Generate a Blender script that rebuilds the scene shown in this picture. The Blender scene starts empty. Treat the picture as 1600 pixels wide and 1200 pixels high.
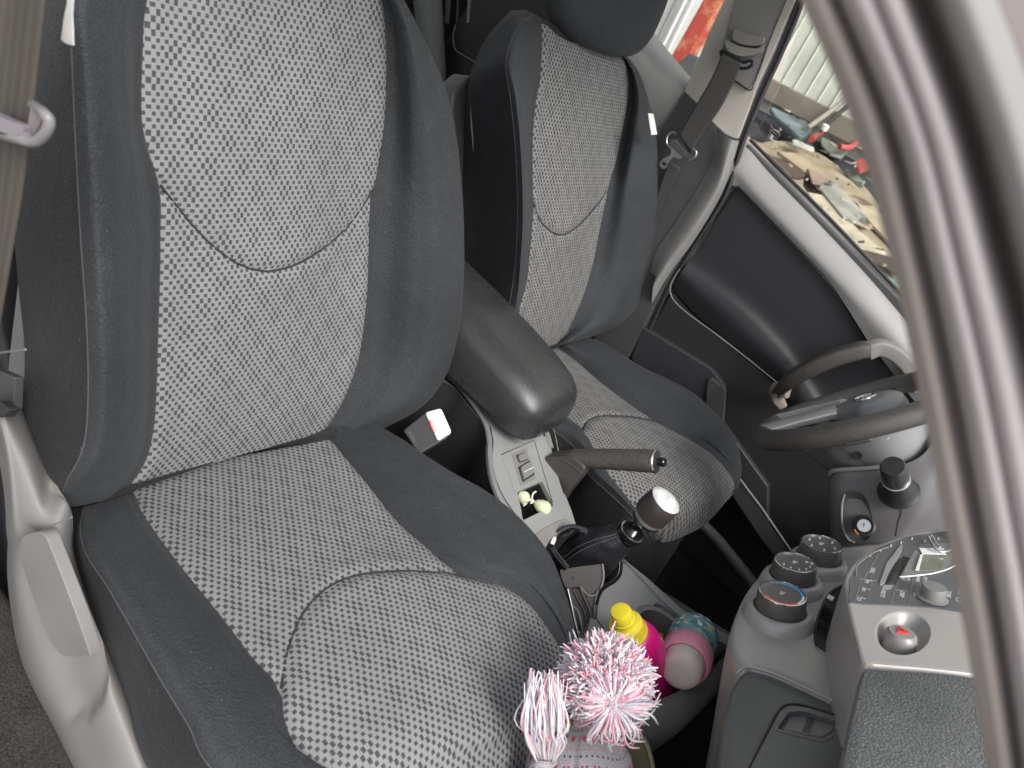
import bpy, bmesh, math, random
import numpy as np
from mathutils import Vector, Matrix
random.seed(7); rng=np.random.default_rng(7)
SC=bpy.context.scene; COL=SC.collection
# ---------------------------------------------------------------- camera (car frame: +x forward, +y to the driver's side, +z up, metres)
CAM=np.array([0.4410,-0.9648,0.7181]); FPX=1179.1
def _rot(yaw,pit,rol):
    d=np.array([math.cos(pit)*math.cos(yaw),math.cos(pit)*math.sin(yaw),math.sin(pit)])
    r=np.cross(d,[0,0,1]); r/=np.linalg.norm(r); u=np.cross(r,d); c,s=math.cos(rol),math.sin(rol)
    return np.array([c*r+s*u,-s*r+c*u,d])
RM=_rot(*[math.radians(v) for v in (108.612,-29.979,33.089)])
cd=bpy.data.cameras.new('camera'); cam=bpy.data.objects.new('camera',cd); COL.objects.link(cam)
cd.sensor_width=36; cd.lens=FPX/1600*36; cd.clip_start=.01; cd.clip_end=400
cam.matrix_world=Matrix([[*(RM[0][i],RM[1][i],-RM[2][i]),CAM[i]] for i in range(3)]+[[0,0,0,1]])
cd.dof.use_dof=True; cd.dof.focus_distance=1.0; cd.dof.aperture_fstop=7.5
SC.camera=cam
# ---------------------------------------------------------------- surveying helpers: measured outlines -> real surfaces
A=lambda *v: np.array(v,float)
def on(p,P,N):
    w=RM.T@A((p[0]-800)/FPX,-(p[1]-600)/FPX,1); t=np.dot(A(*P)-CAM,N)/np.dot(w,N); return CAM+w*t
def oy(p,y): return on(p,(0,y,0),A(0,1,0))
def oz(p,z): return on(p,(0,0,z),A(0,0,1))
def ox(p,x): return on(p,(x,0,0),A(1,0,0))
def unit(v): v=np.asarray(v,float); return v/np.linalg.norm(v)
def hermite(C,n,axis=0,closed=False):
    """smooth resample of C along axis, n steps per span"""
    C=np.moveaxis(np.asarray(C,float),axis,0); m=len(C)
    if closed: T=(np.roll(C,-1,0)-np.roll(C,1,0))/2
    else:
        T=np.empty_like(C); T[1:-1]=(C[2:]-C[:-2])/2; T[0]=C[1]-C[0]; T[-1]=C[-1]-C[-2]
    out=[]
    for i in range(m if closed else m-1):
        j=(i+1)%m
        for k in range(n):
            s=k/n; out.append((2*s**3-3*s*s+1)*C[i]+(s**3-2*s*s+s)*T[i]+(-2*s**3+3*s*s)*C[j]+(s**3-s*s)*T[j])
    if not closed: out.append(C[-1])
    return np.moveaxis(np.array(out),0,axis)
def resample(P,n,closed=False):
    P=np.asarray(P,float)
    if closed: P=np.vstack([P,P[:1]])
    s=np.r_[0,np.cumsum(np.linalg.norm(np.diff(P,axis=0),axis=1))]; t=np.linspace(0,s[-1],n+(1 if closed else 0))
    Q=np.stack([np.interp(t,s,P[:,k]) for k in range(P.shape[1])],1); return Q[:-1] if closed else Q
# ---------------------------------------------------------------- objects
def empty(name,loc,label,cat,group=None,kind=None):
    o=bpy.data.objects.new(name,None); o.location=tuple(loc); COL.objects.link(o); o.empty_display_size=.05; tag(o,label,cat,group,kind); return o
def tag(o,label=None,cat=None,group=None,kind=None):
    if label:o['label']=label
    if cat:o['category']=cat
    if group:o['group']=group
    if kind:o['kind']=kind
    return o
def mesh(name,V,Fc,mat,parent=None,smooth=True,uv=None,angle=None,bevel=None,mats=None,fm=None,label=None,sub=0):
    me=bpy.data.meshes.new(name); me.from_pydata([tuple(map(float,v)) for v in V],[],[tuple(map(int,f)) for f in Fc]); 
    if mats: 
        for m in mats: me.materials.append(m)
        if fm is not None: me.polygons.foreach_set('material_index',fm)
    else: me.materials.append(mat)
    if uv is not None:
        l=me.uv_layers.new(name='UVMap'); idx=np.empty(len(me.loops),int); me.loops.foreach_get('vertex_index',idx); l.data.foreach_set('uv',np.asarray(uv,float)[idx].ravel())
    bm=bmesh.new(); bm.from_mesh(me); bmesh.ops.recalc_face_normals(bm,faces=bm.faces); bm.to_mesh(me); bm.free()
    if smooth:
        me.polygons.foreach_set('use_smooth',[True]*len(me.polygons))
    o=bpy.data.objects.new(name,me); COL.objects.link(o)
    if bevel:
        b=o.modifiers.new('b','BEVEL'); b.width=bevel; b.segments=3; b.limit_method='ANGLE'; b.angle_limit=math.radians(35); b.harden_normals=False
    if sub:
        s=o.modifiers.new('s','SUBSURF'); s.levels=sub; s.render_levels=sub
    if smooth and angle:
        try: me.set_sharp_from_angle(angle=math.radians(angle))
        except Exception: pass
    if bevel and smooth:
        w=o.modifiers.new('w','WEIGHTED_NORMAL'); w.keep_sharp=False
    if parent is not None:
        o.parent=parent; o.matrix_parent_inverse=Matrix.Translation(-parent.location) if parent.type=='EMPTY' else Matrix.Identity(4)
    if label:o['label']=label
    return o
def gridfaces(nu,nv,cu=False,cv=False):
    F=[]
    for i in range(nu if cu else nu-1):
        for j in range(nv if cv else nv-1):
            a=i*nv+j; b=((i+1)%nu)*nv+j; c=((i+1)%nu)*nv+(j+1)%nv; d=i*nv+(j+1)%nv; F.append((a,b,c,d))
    return F
def plate(name,pts,N,th,mat,parent=None,bevel=.002,label=None,smooth=True,**k):
    """a panel of real thickness behind its measured outline (pts, 3D), N = outward normal"""
    pts=[A(*p) for p in pts]; N=unit(N); n=len(pts)
    V=pts+[p-N*th for p in pts]
    F=[tuple(range(n)),tuple(range(2*n-1,n-1,-1))]+[(i,(i+1)%n,n+(i+1)%n,n+i) for i in range(n)]
    return mesh(name,V,F,mat,parent,smooth=smooth,bevel=bevel,label=label,angle=40 if not bevel else None,**k)
def curve_outline(pts,n=6): return list(hermite(np.array([A(*p) for p in pts]),n,closed=True))
def roundpoly(pts,r=.01,seg=5):
    out=[];n=len(pts);pts=[A(*p) for p in pts]
    for i in range(n):
        p,a,b=pts[i],pts[i-1],pts[(i+1)%n]; da=min(r,np.linalg.norm(a-p)*.45); db=min(r,np.linalg.norm(b-p)*.45)
        s=p+unit(a-p)*da; e=p+unit(b-p)*db
        for k in range(seg+1):
            t=k/seg; out.append((1-t)**2*s+2*t*(1-t)*p+t*t*e)
    return out
def frames(P,closed=False,up=None):
    P=np.asarray(P,float); n=len(P)
    T=np.gradient(P,axis=0) if not closed else (np.roll(P,-1,0)-np.roll(P,1,0)); T/=np.linalg.norm(T,axis=1)[:,None]+1e-12
    u=A(0,0,1) if up is None else A(*up)
    if abs(np.dot(u,T[0]))>.95: u=A(1,0,0)
    U=[];a=unit(u-T[0]*np.dot(u,T[0]))
    for t in T:
        if up is not None: a=unit(A(*up)-t*np.dot(A(*up),t))
        else: a=unit(a-t*np.dot(a,t))
        U.append(a)
    U=np.array(U); return T,U,np.cross(T,U)
def tube(name,P,r,mat,parent=None,seg=12,closed=False,n=6,up=None,prof=None,label=None,caps=True,uv=False,raw=False,**k):
    """prof: list of (x along side, y along up) scaled by r; default circle"""
    P=np.asarray(P,float); 
    if n>1 and len(P)>2:
        R=np.full(len(P),r,float) if np.isscalar(r) else np.asarray(r,float)
        PR=hermite(np.c_[P,R],n,closed=closed); P=PR[:,:3]; R=PR[:,3]
    else: R=np.full(len(P),r,float) if np.isscalar(r) else np.asarray(r,float)
    T,U,S=frames(P,closed,up)
    if prof is None: prof=[(math.cos(2*math.pi*i/seg),math.sin(2*math.pi*i/seg)) for i in range(seg)]
    m=len(prof); V=[];UV=[];L=np.r_[0,np.cumsum(np.linalg.norm(np.diff(P,axis=0),axis=1))]
    for i in range(len(P)):
        for j,(x,y) in enumerate(prof): V.append(P[i]+R[i]*(x*S[i]+y*U[i])); UV.append((j/m,L[i]))
    F=gridfaces(len(P),m,cu=closed,cv=True)
    if caps and not closed: F+=[tuple(range(m-1,-1,-1)),tuple((len(P)-1)*m+i for i in range(m))]
    if raw: return V,F
    return mesh(name,V,F,mat,parent,uv=UV if uv else None,label=label,angle=50 if caps else None,**k)
def rprof(w,h,r=.3,seg=4):
    """rounded rectangle profile half sizes w,h"""
    out=[]
    for cx,cy,a0 in ((w-r,h-r,0),(-w+r,h-r,90),(-w+r,-h+r,180),(w-r,-h+r,270)):
        for i in range(seg+1): a=math.radians(a0+90*i/seg); out.append((cx+r*math.cos(a),cy+r*math.sin(a)))
    return out
def basis(ax,ref=(0,0,1)):
    ax=unit(ax); r=A(*ref)
    if abs(np.dot(ax,r))>.95: r=A(0,1,0)
    u=unit(r-ax*np.dot(ax,r)); return u,np.cross(ax,u),ax
def lathe(name,prof,O,ax,mat,parent=None,seg=40,label=None,angle=35,ref=(0,0,1),mats=None,fmf=None,smooth=True,sx=1,sy=1):
    u,v,w=basis(ax,ref); V=[];O=A(*O)
    for r,h in prof:
        for i in range(seg):
            a=2*math.pi*i/seg; V.append(O+w*h+r*(math.cos(a)*u*sx+math.sin(a)*v*sy))
    F=gridfaces(len(prof),seg,cv=True)
    if prof[0][0]>1e-6: F.append(tuple(range(seg-1,-1,-1)))
    if prof[-1][0]>1e-6: F.append(tuple((len(prof)-1)*seg+i for i in range(seg)))
    return mesh(name,V,F,mat,parent,label=label,angle=angle,mats=mats,fm=fmf,smooth=smooth)
def block(name,c,axes,size,mat,parent=None,bevel=.003,label=None,**k):
    a,b,d=[unit(x) for x in axes]; sx,sy,sz=[s/2 for s in size]; c=A(*c)
    V=[c+i*sx*a+j*sy*b+l*sz*d for i in(-1,1) for j in(-1,1) for l in(-1,1)]
    F=[(0,1,3,2),(4,6,7,5),(0,4,5,1),(2,3,7,6),(0,2,6,4),(1,5,7,3)]
    return mesh(name,V,F,mat,parent,bevel=bevel,label=label,**k)
def text(name,body,O,right,up,size,mat,parent=None,depth=.0003,align='CENTER',lift=.0004):
    cu=bpy.data.curves.new('t','FONT'); cu.body=body; cu.size=size; cu.extrude=depth; cu.align_x=align; cu.align_y='CENTER'
    to=bpy.data.objects.new('t',cu); COL.objects.link(to); dg=bpy.context.evaluated_depsgraph_get(); me=bpy.data.meshes.new_from_object(to.evaluated_get(dg))
    bpy.data.objects.remove(to); r=unit(right); u=unit(A(*up)-r*np.dot(up,r)); n=np.cross(r,u)
    V=[A(*O)+r*v.co.x+u*v.co.y+n*(v.co.z+lift) for v in me.vertices]; F=[tuple(p.vertices) for p in me.polygons]
    return mesh(name,V,F,mat,parent,smooth=False)
# ---------------------------------------------------------------- materials
class NT:
    def __init__(s,name):
        s.m=bpy.data.materials.new(name); s.m.use_nodes=True; s.t=s.m.node_tree; s.b=s.t.nodes['Principled BSDF']
    def n(s,typ,**k):
        x=s.t.nodes.new(typ)
        for a,v in k.items(): setattr(x,a,v)
        return x
    def l(s,a,b): s.t.links.new(a,b)
    def math(s,op,a,b=None,c=None):
        x=s.n('ShaderNodeMath',operation=op)
        for i,v in enumerate((a,b,c)):
            if v is None: continue
            if hasattr(v,'links'): s.l(v,x.inputs[i])
            else: x.inputs[i].default_value=v
        return x.outputs[0]
    def mix(s,f,a,b):
        x=s.n('ShaderNodeMix',data_type='RGBA')
        for i,v in ((0,f),(6,a),(7,b)):
            if hasattr(v,'links'): s.l(v,x.inputs[i])
            else: x.inputs[i].default_value=v if i==0 else (*v[:3],1)
        return x.outputs[2]
    def noise(s,scale,detail=3,coord=None,rough=.5):
        x=s.n('ShaderNodeTexNoise'); x.inputs['Scale'].default_value=scale; x.inputs['Detail'].default_value=detail; x.inputs['Roughness'].default_value=rough
        s.l(coord if coord is not None else s.obj(),x.inputs['Vector']); return x.outputs['Fac']
    def obj(s):
        if not hasattr(s,'_o'): s._o=s.n('ShaderNodeTexCoord')
        return s._o.outputs['Object']
    def uv(s): s.obj(); return s._o.outputs['UV']
    def ramp(s,f,a,b,lo=0,hi=1):
        x=s.n('ShaderNodeMapRange'); s.l(f,x.inputs[0]); x.inputs[1].default_value=a; x.inputs[2].default_value=b; x.inputs[3].default_value=lo; x.inputs[4].default_value=hi; return x.outputs[0]
    def bump(s,h,strength=.3,dist=.001,prev=None):
        x=s.n('ShaderNodeBump'); x.inputs['Strength'].default_value=strength; x.inputs['Distance'].default_value=dist; s.l(h,x.inputs['Height'])
        if prev is not None: s.l(prev,x.inputs['Normal'])
        return x.outputs[0]
    def set(s,**k):
        for a,v in k.items():
            i=s.b.inputs[a.replace('_',' ')]
            if hasattr(v,'links'): s.l(v,i)
            else: i.default_value=v if not isinstance(v,(tuple,list)) else (*v[:3],1)
        return s
def plastic(name,col,rough=.45,grain=900,gs=.15,var=.12,spec=.5,metal=0,dust=0):
    t=NT(name); nz=t.noise(grain,2); big=t.noise(9,4); 
    c=t.mix(t.ramp(big,.3,.7),[x*(1-var) for x in col],[x*(1+var) for x in col])
    if dust:
        sp=t.noise(300,1); c=t.mix(t.ramp(sp,.77,.80,0,dust),c,(.35,.34,.32))
    t.set(Base_Color=c,Roughness=t.ramp(t.noise(30,4),.2,.8,rough-.02,rough+.04),Specular_IOR_Level=spec,Metallic=metal)
    t.set(Normal=t.bump(nz,gs,.0006)); return t.m
def darkfabric(name,col):
    t=NT(name); uv=t.obj(); w=t.n('ShaderNodeTexVoronoi'); w.inputs['Scale'].default_value=430; t.l(uv,w.inputs['Vector'])
    fine=w.outputs['Distance']; big=t.noise(7,5); mid=t.noise(55,4,rough=.65)
    c=t.mix(t.ramp(big,.3,.7),[x*.82 for x in col],[x*1.2 for x in col]); c=t.mix(t.ramp(mid,.55,.8,0,.35),c,[x*1.7+.01 for x in col])
    c=t.mix(t.ramp(fine,.1,.6,0,.55),c,[x*.45 for x in col])
    sp=t.noise(420,0); c=t.mix(t.ramp(sp,.83,.86,0,.35),c,(.3,.3,.3))
    t.set(Base_Color=c,Roughness=.75,Sheen_Weight=.06,Sheen_Roughness=.4,Specular_IOR_Level=.3)
    t.set(Sheen_Tint=(.8,.85,.9))
    t.set(Normal=t.bump(t.noise(22,4,rough=.6),.5,.006,t.bump(fine,.8,.0009))); return t.m
def checkfabric(name,cw=.0052,ch=.0066,light=(.255,.255,.258),dark=(.030,.030,.032)):
    t=NT(name); s=t.n('ShaderNodeSeparateXYZ')
    # slight irregular weave
    nz=t.n('ShaderNodeTexNoise'); nz.inputs['Scale'].default_value=14; t.l(t.uv(),nz.inputs['Vector'])
    vm=t.n('ShaderNodeVectorMath',operation='MULTIPLY_ADD'); t.l(nz.outputs['Color'],vm.inputs[0]); vm.inputs[1].default_value=(.0035,.0035,0); t.l(t.uv(),vm.inputs[2])
    t.l(vm.outputs[0],s.inputs[0]); u,v=s.outputs[0],s.outputs[1]
    us=t.math('DIVIDE',u,cw); vs=t.math('DIVIDE',v,ch); cu=t.math('FLOOR',us); cv=t.math('FLOOR',vs)
    par=t.math('ABSOLUTE',t.math('SUBTRACT',t.math('FLOORED_MODULO',t.math('ADD',cu,cv),2.0),0.0))
    fu=t.math('ABSOLUTE',t.math('SUBTRACT',t.math('FRACT',us),.5)); fv=t.math('ABSOLUTE',t.math('SUBTRACT',t.math('FRACT',vs),.5))
    zu=t.math('SINE',t.math('MULTIPLY',cu,2*math.pi/9.0)); zv=t.math('SINE',t.math('MULTIPLY',cv,2*math.pi/9.0+.02))
    z=t.ramp(t.math('ADD',t.math('MULTIPLY',zu,zv),t.math('MULTIPLY',t.math('SUBTRACT',t.noise(17,1,t.uv()),.5),.7)),.16,.36)
    hh=t.ramp(z,0,1,.32,.49)
    mu=t.ramp(fu,.40,.49,1,0); d=t.math('SUBTRACT',hh,fv); mv=t.ramp(d,-.05,.05,0,1)
    mask=t.math('MULTIPLY',t.math('MULTIPLY',mu,mv),par)
    fib=t.noise(900,2,t.uv()); big=t.noise(8,3,t.uv())
    lc=t.mix(t.ramp(big,.3,.7),[x*.9 for x in light],[x*1.08 for x in light]); lc=t.mix(t.ramp(fib,.35,.7,0,.5),lc,[x*.62 for x in light])
    dc=t.mix(t.ramp(fib,.4,.7),dark,[x*2.8 for x in dark])
    t.set(Base_Color=t.mix(t.math('MULTIPLY',mask,.92),lc,dc),Roughness=.9,Specular_IOR_Level=.2)
    h=t.math('ADD',t.math('MULTIPLY',mask,-1.0),t.math('MULTIPLY',fib,.6))
    t.set(Normal=t.bump(h,.35,.0008)); return t.m
def leather(name,col,rough=.45,scale=260,gs=.5,spec=.5,dust=.0):
    t=NT(name); v=t.n('ShaderNodeTexVoronoi',feature='DISTANCE_TO_EDGE'); v.inputs['Scale'].default_value=scale
    vm=t.n('ShaderNodeVectorMath',operation='ADD'); nz=t.n('ShaderNodeTexNoise'); nz.inputs['Scale'].default_value=scale*.7; t.l(t.obj(),nz.inputs['Vector'])
    sc=t.n('ShaderNodeVectorMath',operation='SCALE'); t.l(nz.outputs['Color'],sc.inputs[0]); sc.inputs['Scale'].default_value=.5/scale*1.6
    t.l(t.obj(),vm.inputs[0]); t.l(sc.outputs[0],vm.inputs[1]); t.l(vm.outputs[0],v.inputs['Vector'])
    e=t.ramp(v.outputs['Distance'],0,.18); big=t.noise(11,5)
    c=t.mix(t.ramp(big,.3,.7),[x*.85 for x in col],[x*1.15 for x in col])
    c=t.mix(t.ramp(e,0,1,.35,0),c,[x*.5 for x in col])
    if dust: c=t.mix(t.ramp(t.noise(300,1),.69,.74,0,dust),c,(.4,.4,.38))
    t.set(Base_Color=c,Roughness=t.ramp(t.noise(40,4),.2,.8,rough-.07,rough+.1),Specular_IOR_Level=spec,Normal=t.bump(e,gs,.0009)); return t.m
def simple(name,col,rough=.5,**k):
    t=NT(name); big=t.noise(60,3); c=t.mix(t.ramp(big,.3,.7),[x*.9 for x in col],[min(1,x*1.08) for x in col]); t.set(Base_Color=c,Roughness=rough,**k); return t.m
def carpet(name,col):
    t=NT(name); a=t.noise(350,3,rough=.8); b=t.noise(25,4); c=t.mix(t.ramp(a,.35,.7),[x*.4 for x in col],[x*1.7 for x in col]); c=t.mix(t.ramp(b,.35,.7,0,.5),c,[x*1.5 for x in col])
    t.set(Base_Color=c,Roughness=.95,Specular_IOR_Level=.1,Normal=t.bump(a,1,.004)); return t.m
M=dict(
 fab=darkfabric('dark_knit_fabric',(.043,.0465,.051)), fabd=darkfabric('side_knit_fabric',(.026,.026,.028)),
 chk=checkfabric('checked_fabric',.0044,.0057), chk2=checkfabric('checked_fabric_far',.0048,.0064,light=(.215,.213,.208),dark=(.022,.022,.022)),
 grey=plastic('warm_grey_plastic',(.205,.197,.190),.56,700,.12,dust=.15), greyd=plastic('mid_grey_plastic',(.19,.187,.18),.45,700,.15,dust=.2),
 cons=plastic('console_grey_plastic',(.24,.245,.24),.48,900,.15,dust=.35), silver=plastic('satin_silver_trim',(.25,.246,.238),.44,1500,.03,metal=.1,var=.04),
 dash=plastic('dash_silver_plastic',(.37,.355,.34),.36,1500,.04,metal=.15,var=.05),
 blk=plastic('black_plastic',(.022,.021,.023),.5,800,.2,dust=.12), char=plastic('charcoal_plastic',(.06,.06,.062),.5,800,.25,dust=.2),
 gloss=simple('gloss_black',(.008,.008,.01),.06), arm=leather('armrest_vinyl',(.036,.037,.038),.27,520,.15,spec=.6,dust=.1), pad=leather('grained_dash_pad',(.165,.172,.175),.46,330,1.0),
 seam=simple('seam_thread',(.03,.03,.032),.8), stitch=simple('stitch_thread',(.085,.085,.088),.8), white=simple('white_plastic',(.8,.79,.77),.4),
 carpet=carpet('grey_carpet',(.055,.05,.045)), carpetb=carpet('black_carpet',(.022,.021,.022)), chrome=simple('chrome',(.75,.75,.76),.14,Metallic=1.0), steel=simple('brushed_steel',(.55,.54,.52),.32,Metallic=1.0),
)
# ---------------------------------------------------------------- lofted upholstery
class Frame:
    def __init__(s,O,th,kind):
        s.O=A(*O)
        if kind=='back': s.a=A(0,1,0); s.b=A(-math.sin(th),0,math.cos(th)); s.n=A(math.cos(th),0,math.sin(th))
        else: s.a=A(0,1,0); s.b=A(1,0,0); s.n=A(0,0,1)
    def px(s,x,y,d): p=on((x,y),s.O+s.n*d,s.n)-s.O; return A(p@s.a,p@s.b,d)
    def w(s,q): q=np.asarray(q,float); return s.O+q[...,0:1]*s.a+q[...,1:2]*s.b+q[...,2:3]*s.n
def column(fr,pts,rows):
    """pts: (px,py,d) or ('L',a,b,d); -> rows samples, evenly by height"""
    q=np.array([A(*p[1:]) if p[0]=='L' else fr.px(*p) for p in pts])
    q=hermite(q,10); 
    s=np.r_[0,np.cumsum(np.abs(np.diff(q[:,1]))+.15*np.linalg.norm(np.diff(q[:,[0,2]],axis=0),axis=1))]; s/=s[-1]
    return np.stack([np.interp(np.linspace(0,1,rows),s,q[:,k]) for k in range(3)],1)
def pline_dist(P,L):
    """distance of points P (n,3) to polyline L"""
    D=np.full(len(P),1e9)
    for a,b in zip(L[:-1],L[1:]):
        ab=b-a; t=np.clip(((P-a)@ab)/(ab@ab+1e-12),0,1); D=np.minimum(D,np.linalg.norm(P-(a+t[:,None]*ab),axis=1))
    return D
def upholstery(fr,cols,ins,rows,seams=(),nu=10,groove=.004,gw=.004,puff=None):
    """returns world grid split: left part, insert, right part; ins=(i0,i1) column indices of the insert"""
    G=np.stack([column(fr,c,rows) for c in cols])            # ncol,rows,3 (a,b,d)
    # add control columns in the insert so that it bulges
    D=hermite(G,nu,axis=0)
    W=fr.w(D); nc,nr=D.shape[:2]
    du=np.gradient(W,axis=0); dv=np.gradient(W,axis=1); Nn=np.cross(du,dv); Nn/=np.linalg.norm(Nn,axis=2)[...,None]+1e-12
    if (Nn[nc//2,nr//2]@fr.n)<0: Nn=-Nn
    P=W.reshape(-1,3); disp=np.zeros(len(P))
    i0,i1=ins[0]*nu,ins[1]*nu
    L=[W[i0],W[i1]]+[None for s in seams]
    for k in range(2,len(L)): L[k]=snap_line(W,Nn,[p[:2] for p in seams[k-2]])
    for k,l in enumerate(L):
        l=hermite(resample(l,min(len(l),60)),2) if k<2 else l
        dd=pline_dist(P,l); disp-=groove*np.exp(-(dd/gw)**2); disp+=.3*groove*np.exp(-((dd-.014)/.010)**2)
        if k>=2: L[k]=l
    W=(P+Nn.reshape(-1,3)*disp[:,None]).reshape(W.shape)
    return W,D,Nn,i0,i1,L
def sheet_to_obj(name,W,D,mat,parent,label=None,sub=0):
    nu,nv=W.shape[:2]; return mesh(name,W.reshape(-1,3),gridfaces(nu,nv),mat,parent,uv=D.reshape(-1,3)[:,:2]+5,label=label,sub=sub)
def snap_line(W,Nn,px,lift=.0):
    """lay a measured line onto the surface W: nearest surface point along the sight line"""
    P=W.reshape(-1,3); Nf=Nn.reshape(-1,3); q=(P-CAM)@RM.T; X=np.stack([800+FPX*q[:,0]/q[:,2],600-FPX*q[:,1]/q[:,2]],1); out=[]
    ok=np.einsum('ij,ij->i',Nf,CAM-P)>0; X[~ok]=1e6
    for p in hermite(np.array(px,float),5):
        d=((X-p)**2).sum(1); i=np.argsort(d)[:4]; w=1/(d[i]+.5); w/=w.sum(); out.append((P[i]*w[:,None]).sum(0)+Nf[i[0]]*lift)
    o=np.array(out)
    for _ in range(3): o[1:-1]=(o[:-2]+2*o[1:-1]+o[2:])/4
    return o

#@SEATS
# ================================================================ passenger seat (near)
TN=math.radians(20.6); FN=Frame((0,-.353,0),TN,'back')
S1=empty('car_seat',(.2,-.36,-.3),'near front seat of dark and checked fabric with a grey side lever','car seat','front seats')
def build_back(seat,fr,cols,ins,seam,side_col,name='backrest',chk='chk',rows=110,nu=10,seam_end=None):
    W,D,Nn,i0,i1,L=upholstery(fr,cols,ins,rows,seams=[seam] if seam else [],nu=nu)
    nc,nr=W.shape[:2]
    # dark shell: left side + right side + rear, one closed body (the insert lies in its opening)
    V=W.reshape(-1,3); idx=lambda i,j:i*nr+j; F=[]
    for i in range(nc-1):
        if i0<=i<i1: continue
        for j in range(nr-1): F.append((idx(i,j),idx(i+1,j),idx(i+1,j+1),idx(i,j+1)))
    # rear wall: joins last column back to the first
    K=8; base=len(V); R=[]
    for k in range(1,K):
        t=k/K; c=(1-t)*W[-1]+t*W[0]-fr.n*(.03*math.sin(math.pi*t)); R.append(c)
    V=np.vstack([V]+R); ring=[[idx(nc-1,j) for j in range(nr)]]+[[base+k*nr+j for j in range(nr)] for k in range(K-1)]+[[idx(0,j) for j in range(nr)]]
    for k in range(K):
        for j in range(nr-1): F.append((ring[k][j],ring[k+1][j],ring[k+1][j+1],ring[k][j+1]))
    for j in (0,nr-1):      # close both ends
        c=len(V); P=np.array([V[idx(i,j)] for i in range(nc)]+[V[r[j]] for r in ring[1:-1]]); V=np.vstack([V,P.mean(0)-(0 if j==0 else 0)*fr.b]); loop=[idx(i,j) for i in range(nc)]+[r[j] for r in ring[1:-1]]
        for q in range(len(loop)): F.append((loop[q],loop[(q+1)%len(loop)],c))
    mats=[M['fab'],M['fabd']]; fm=[]
    for f in F:
        i=[v//nr for v in f if v<nc*nr]
        fm.append(1 if (len(i)<len(f) or max(i)<=side_col*nu or min(i)>=(len(cols)-1)*nu) else 0)
    b=mesh(name,V,F,None,seat,mats=mats,fm=fm)
    ins_o=sheet_to_obj(name+'_insert',W[i0:i1+1],D[i0:i1+1],M[chk],b)
    return b,ins_o,W,D,Nn,L,i0,i1
def col_line(W,Nn,i,lift,step=2): return W[i][::step]+Nn[i][::step]*lift
L_=lambda a,b,d:('L',a,b,d)
bc=[
 [L_(-.20,.0,-.10),L_(-.215,.1,-.12),L_(-.225,.3,-.12),L_(-.22,.45,-.115),L_(-.19,.56,-.11),L_(-.14,.625,-.09)],
 [(82,787,-.02),(60,745,-.045),(40,690,-.05),(39,650,-.05),(47,560,-.05),(45,440,-.05),(36,320,-.05),(44,200,-.05),(50,80,-.05),(55,0,-.05),L_(-.235,.56,-.06),L_(-.16,.635,-.07)],
 [(90,790,.0),(105,750,.035),(122,720,.05),(134,680,.055),(138,600,.06),(135,500,.065),(128,400,.065),(122,300,.065),(117,200,.065),(113,100,.06),(110,0,.055),L_(-.235,.575,.02),L_(-.15,.64,-.02)],
 [(118,793,.005),(150,750,.05),(172,690,.068),(178,600,.075),(176,500,.08),(172,400,.08),(168,300,.08),(162,200,.078),(158,100,.07),(155,0,.06),L_(-.21,.58,.03),L_(-.13,.643,-.015)],
 [(160,784,.0),(195,740,.03),(212,680,.042),(218,600,.046),(218,500,.048),(217,400,.048),(212,300,.048),(200,200,.046),(196,100,.04),(197,0,.034),L_(-.18,.59,.015),L_(-.11,.645,-.015)],
 [(205,763,-.012),(232,720,-.004),(245,670,0),(250,600,.002),(253,500,.004),(256,400,.004),(254,300,.004),(247,270,.004),(229,200,.004),(227,150,.003),(229,80,.002),(236,0,0),L_(-.135,.60,-.005),L_(-.09,.645,-.02)],
 [(300,733,-.014),(322,680,-.002),(335,600,.004),(340,500,.008),(342,400,.008),(340,300,.007),(336,200,.006),(338,100,.004),(342,0,.002),L_(-.045,.60,-.002),L_(-.03,.632,-.02)],
 [(410,702,-.014),(430,650,-.002),(445,570,.004),(455,480,.008),(460,400,.008),(462,300,.007),(468,200,.006),(470,100,.004),(470,0,.002),L_(.04,.60,-.002),L_(.025,.63,-.02)],
 [(508,678,-.012),(532,640,-.004),(550,600,0),(565,550,.002),(575,470,.004),(578,400,.004),(580,320,.004),(590,275,.004),(602,200,.004),(606,120,.003),(605,50,.002),(599,0,0),L_(.105,.60,-.006),L_(.06,.625,-.02)],
 [(545,677,.01),(590,640,.035),(622,590,.045),(638,530,.05),(645,450,.052),(648,360,.052),(648,270,.05),(645,180,.046),(637,100,.04),(622,20,.03),L_(.105,.592,.008),L_(.062,.624,-.018)],
 [(570,673,.015),(628,640,.055),(662,590,.07),(680,530,.075),(688,440,.076),(688,340,.072),(682,240,.066),(672,160,.058),(652,80,.048),(630,15,.034),L_(.108,.596,.012),L_(.066,.624,-.018)],
 [(592,668,.01),(652,632,.04),(688,588,.055),(708,525,.062),(718,440,.064),(719,350,.06),(714,270,.054),(703,190,.046),(685,125,.038),(655,62,.026),(622,2,.012),L_(.115,.602,-.008),L_(.072,.624,-.03)],
 [L_(.20,.0,-.09),L_(.235,.05,-.09),L_(.25,.15,-.09),L_(.25,.3,-.09),L_(.21,.42,-.09),L_(.165,.50,-.09),L_(.12,.56,-.09),L_(.07,.61,-.09)],
]
useam=[(254,292,0),(275,318,0),(305,355,0),(340,390,0),(378,415,0),(415,425,0),(455,418,0),(500,395,0),(540,360,0),(565,328,0),(581,302,0)]
back,bins,W,D,Nn,L,i0,i1=build_back(S1,FN,bc,(5,8),useam,2)
tube('seam',L[2]-FN.n*.002,.0014,M['seam'],bins,seg=6,n=1)
tube('stitching',col_line(W,Nn,20,-.0001),.0007,M['stitch'],back,seg=6,n=1)
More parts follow.
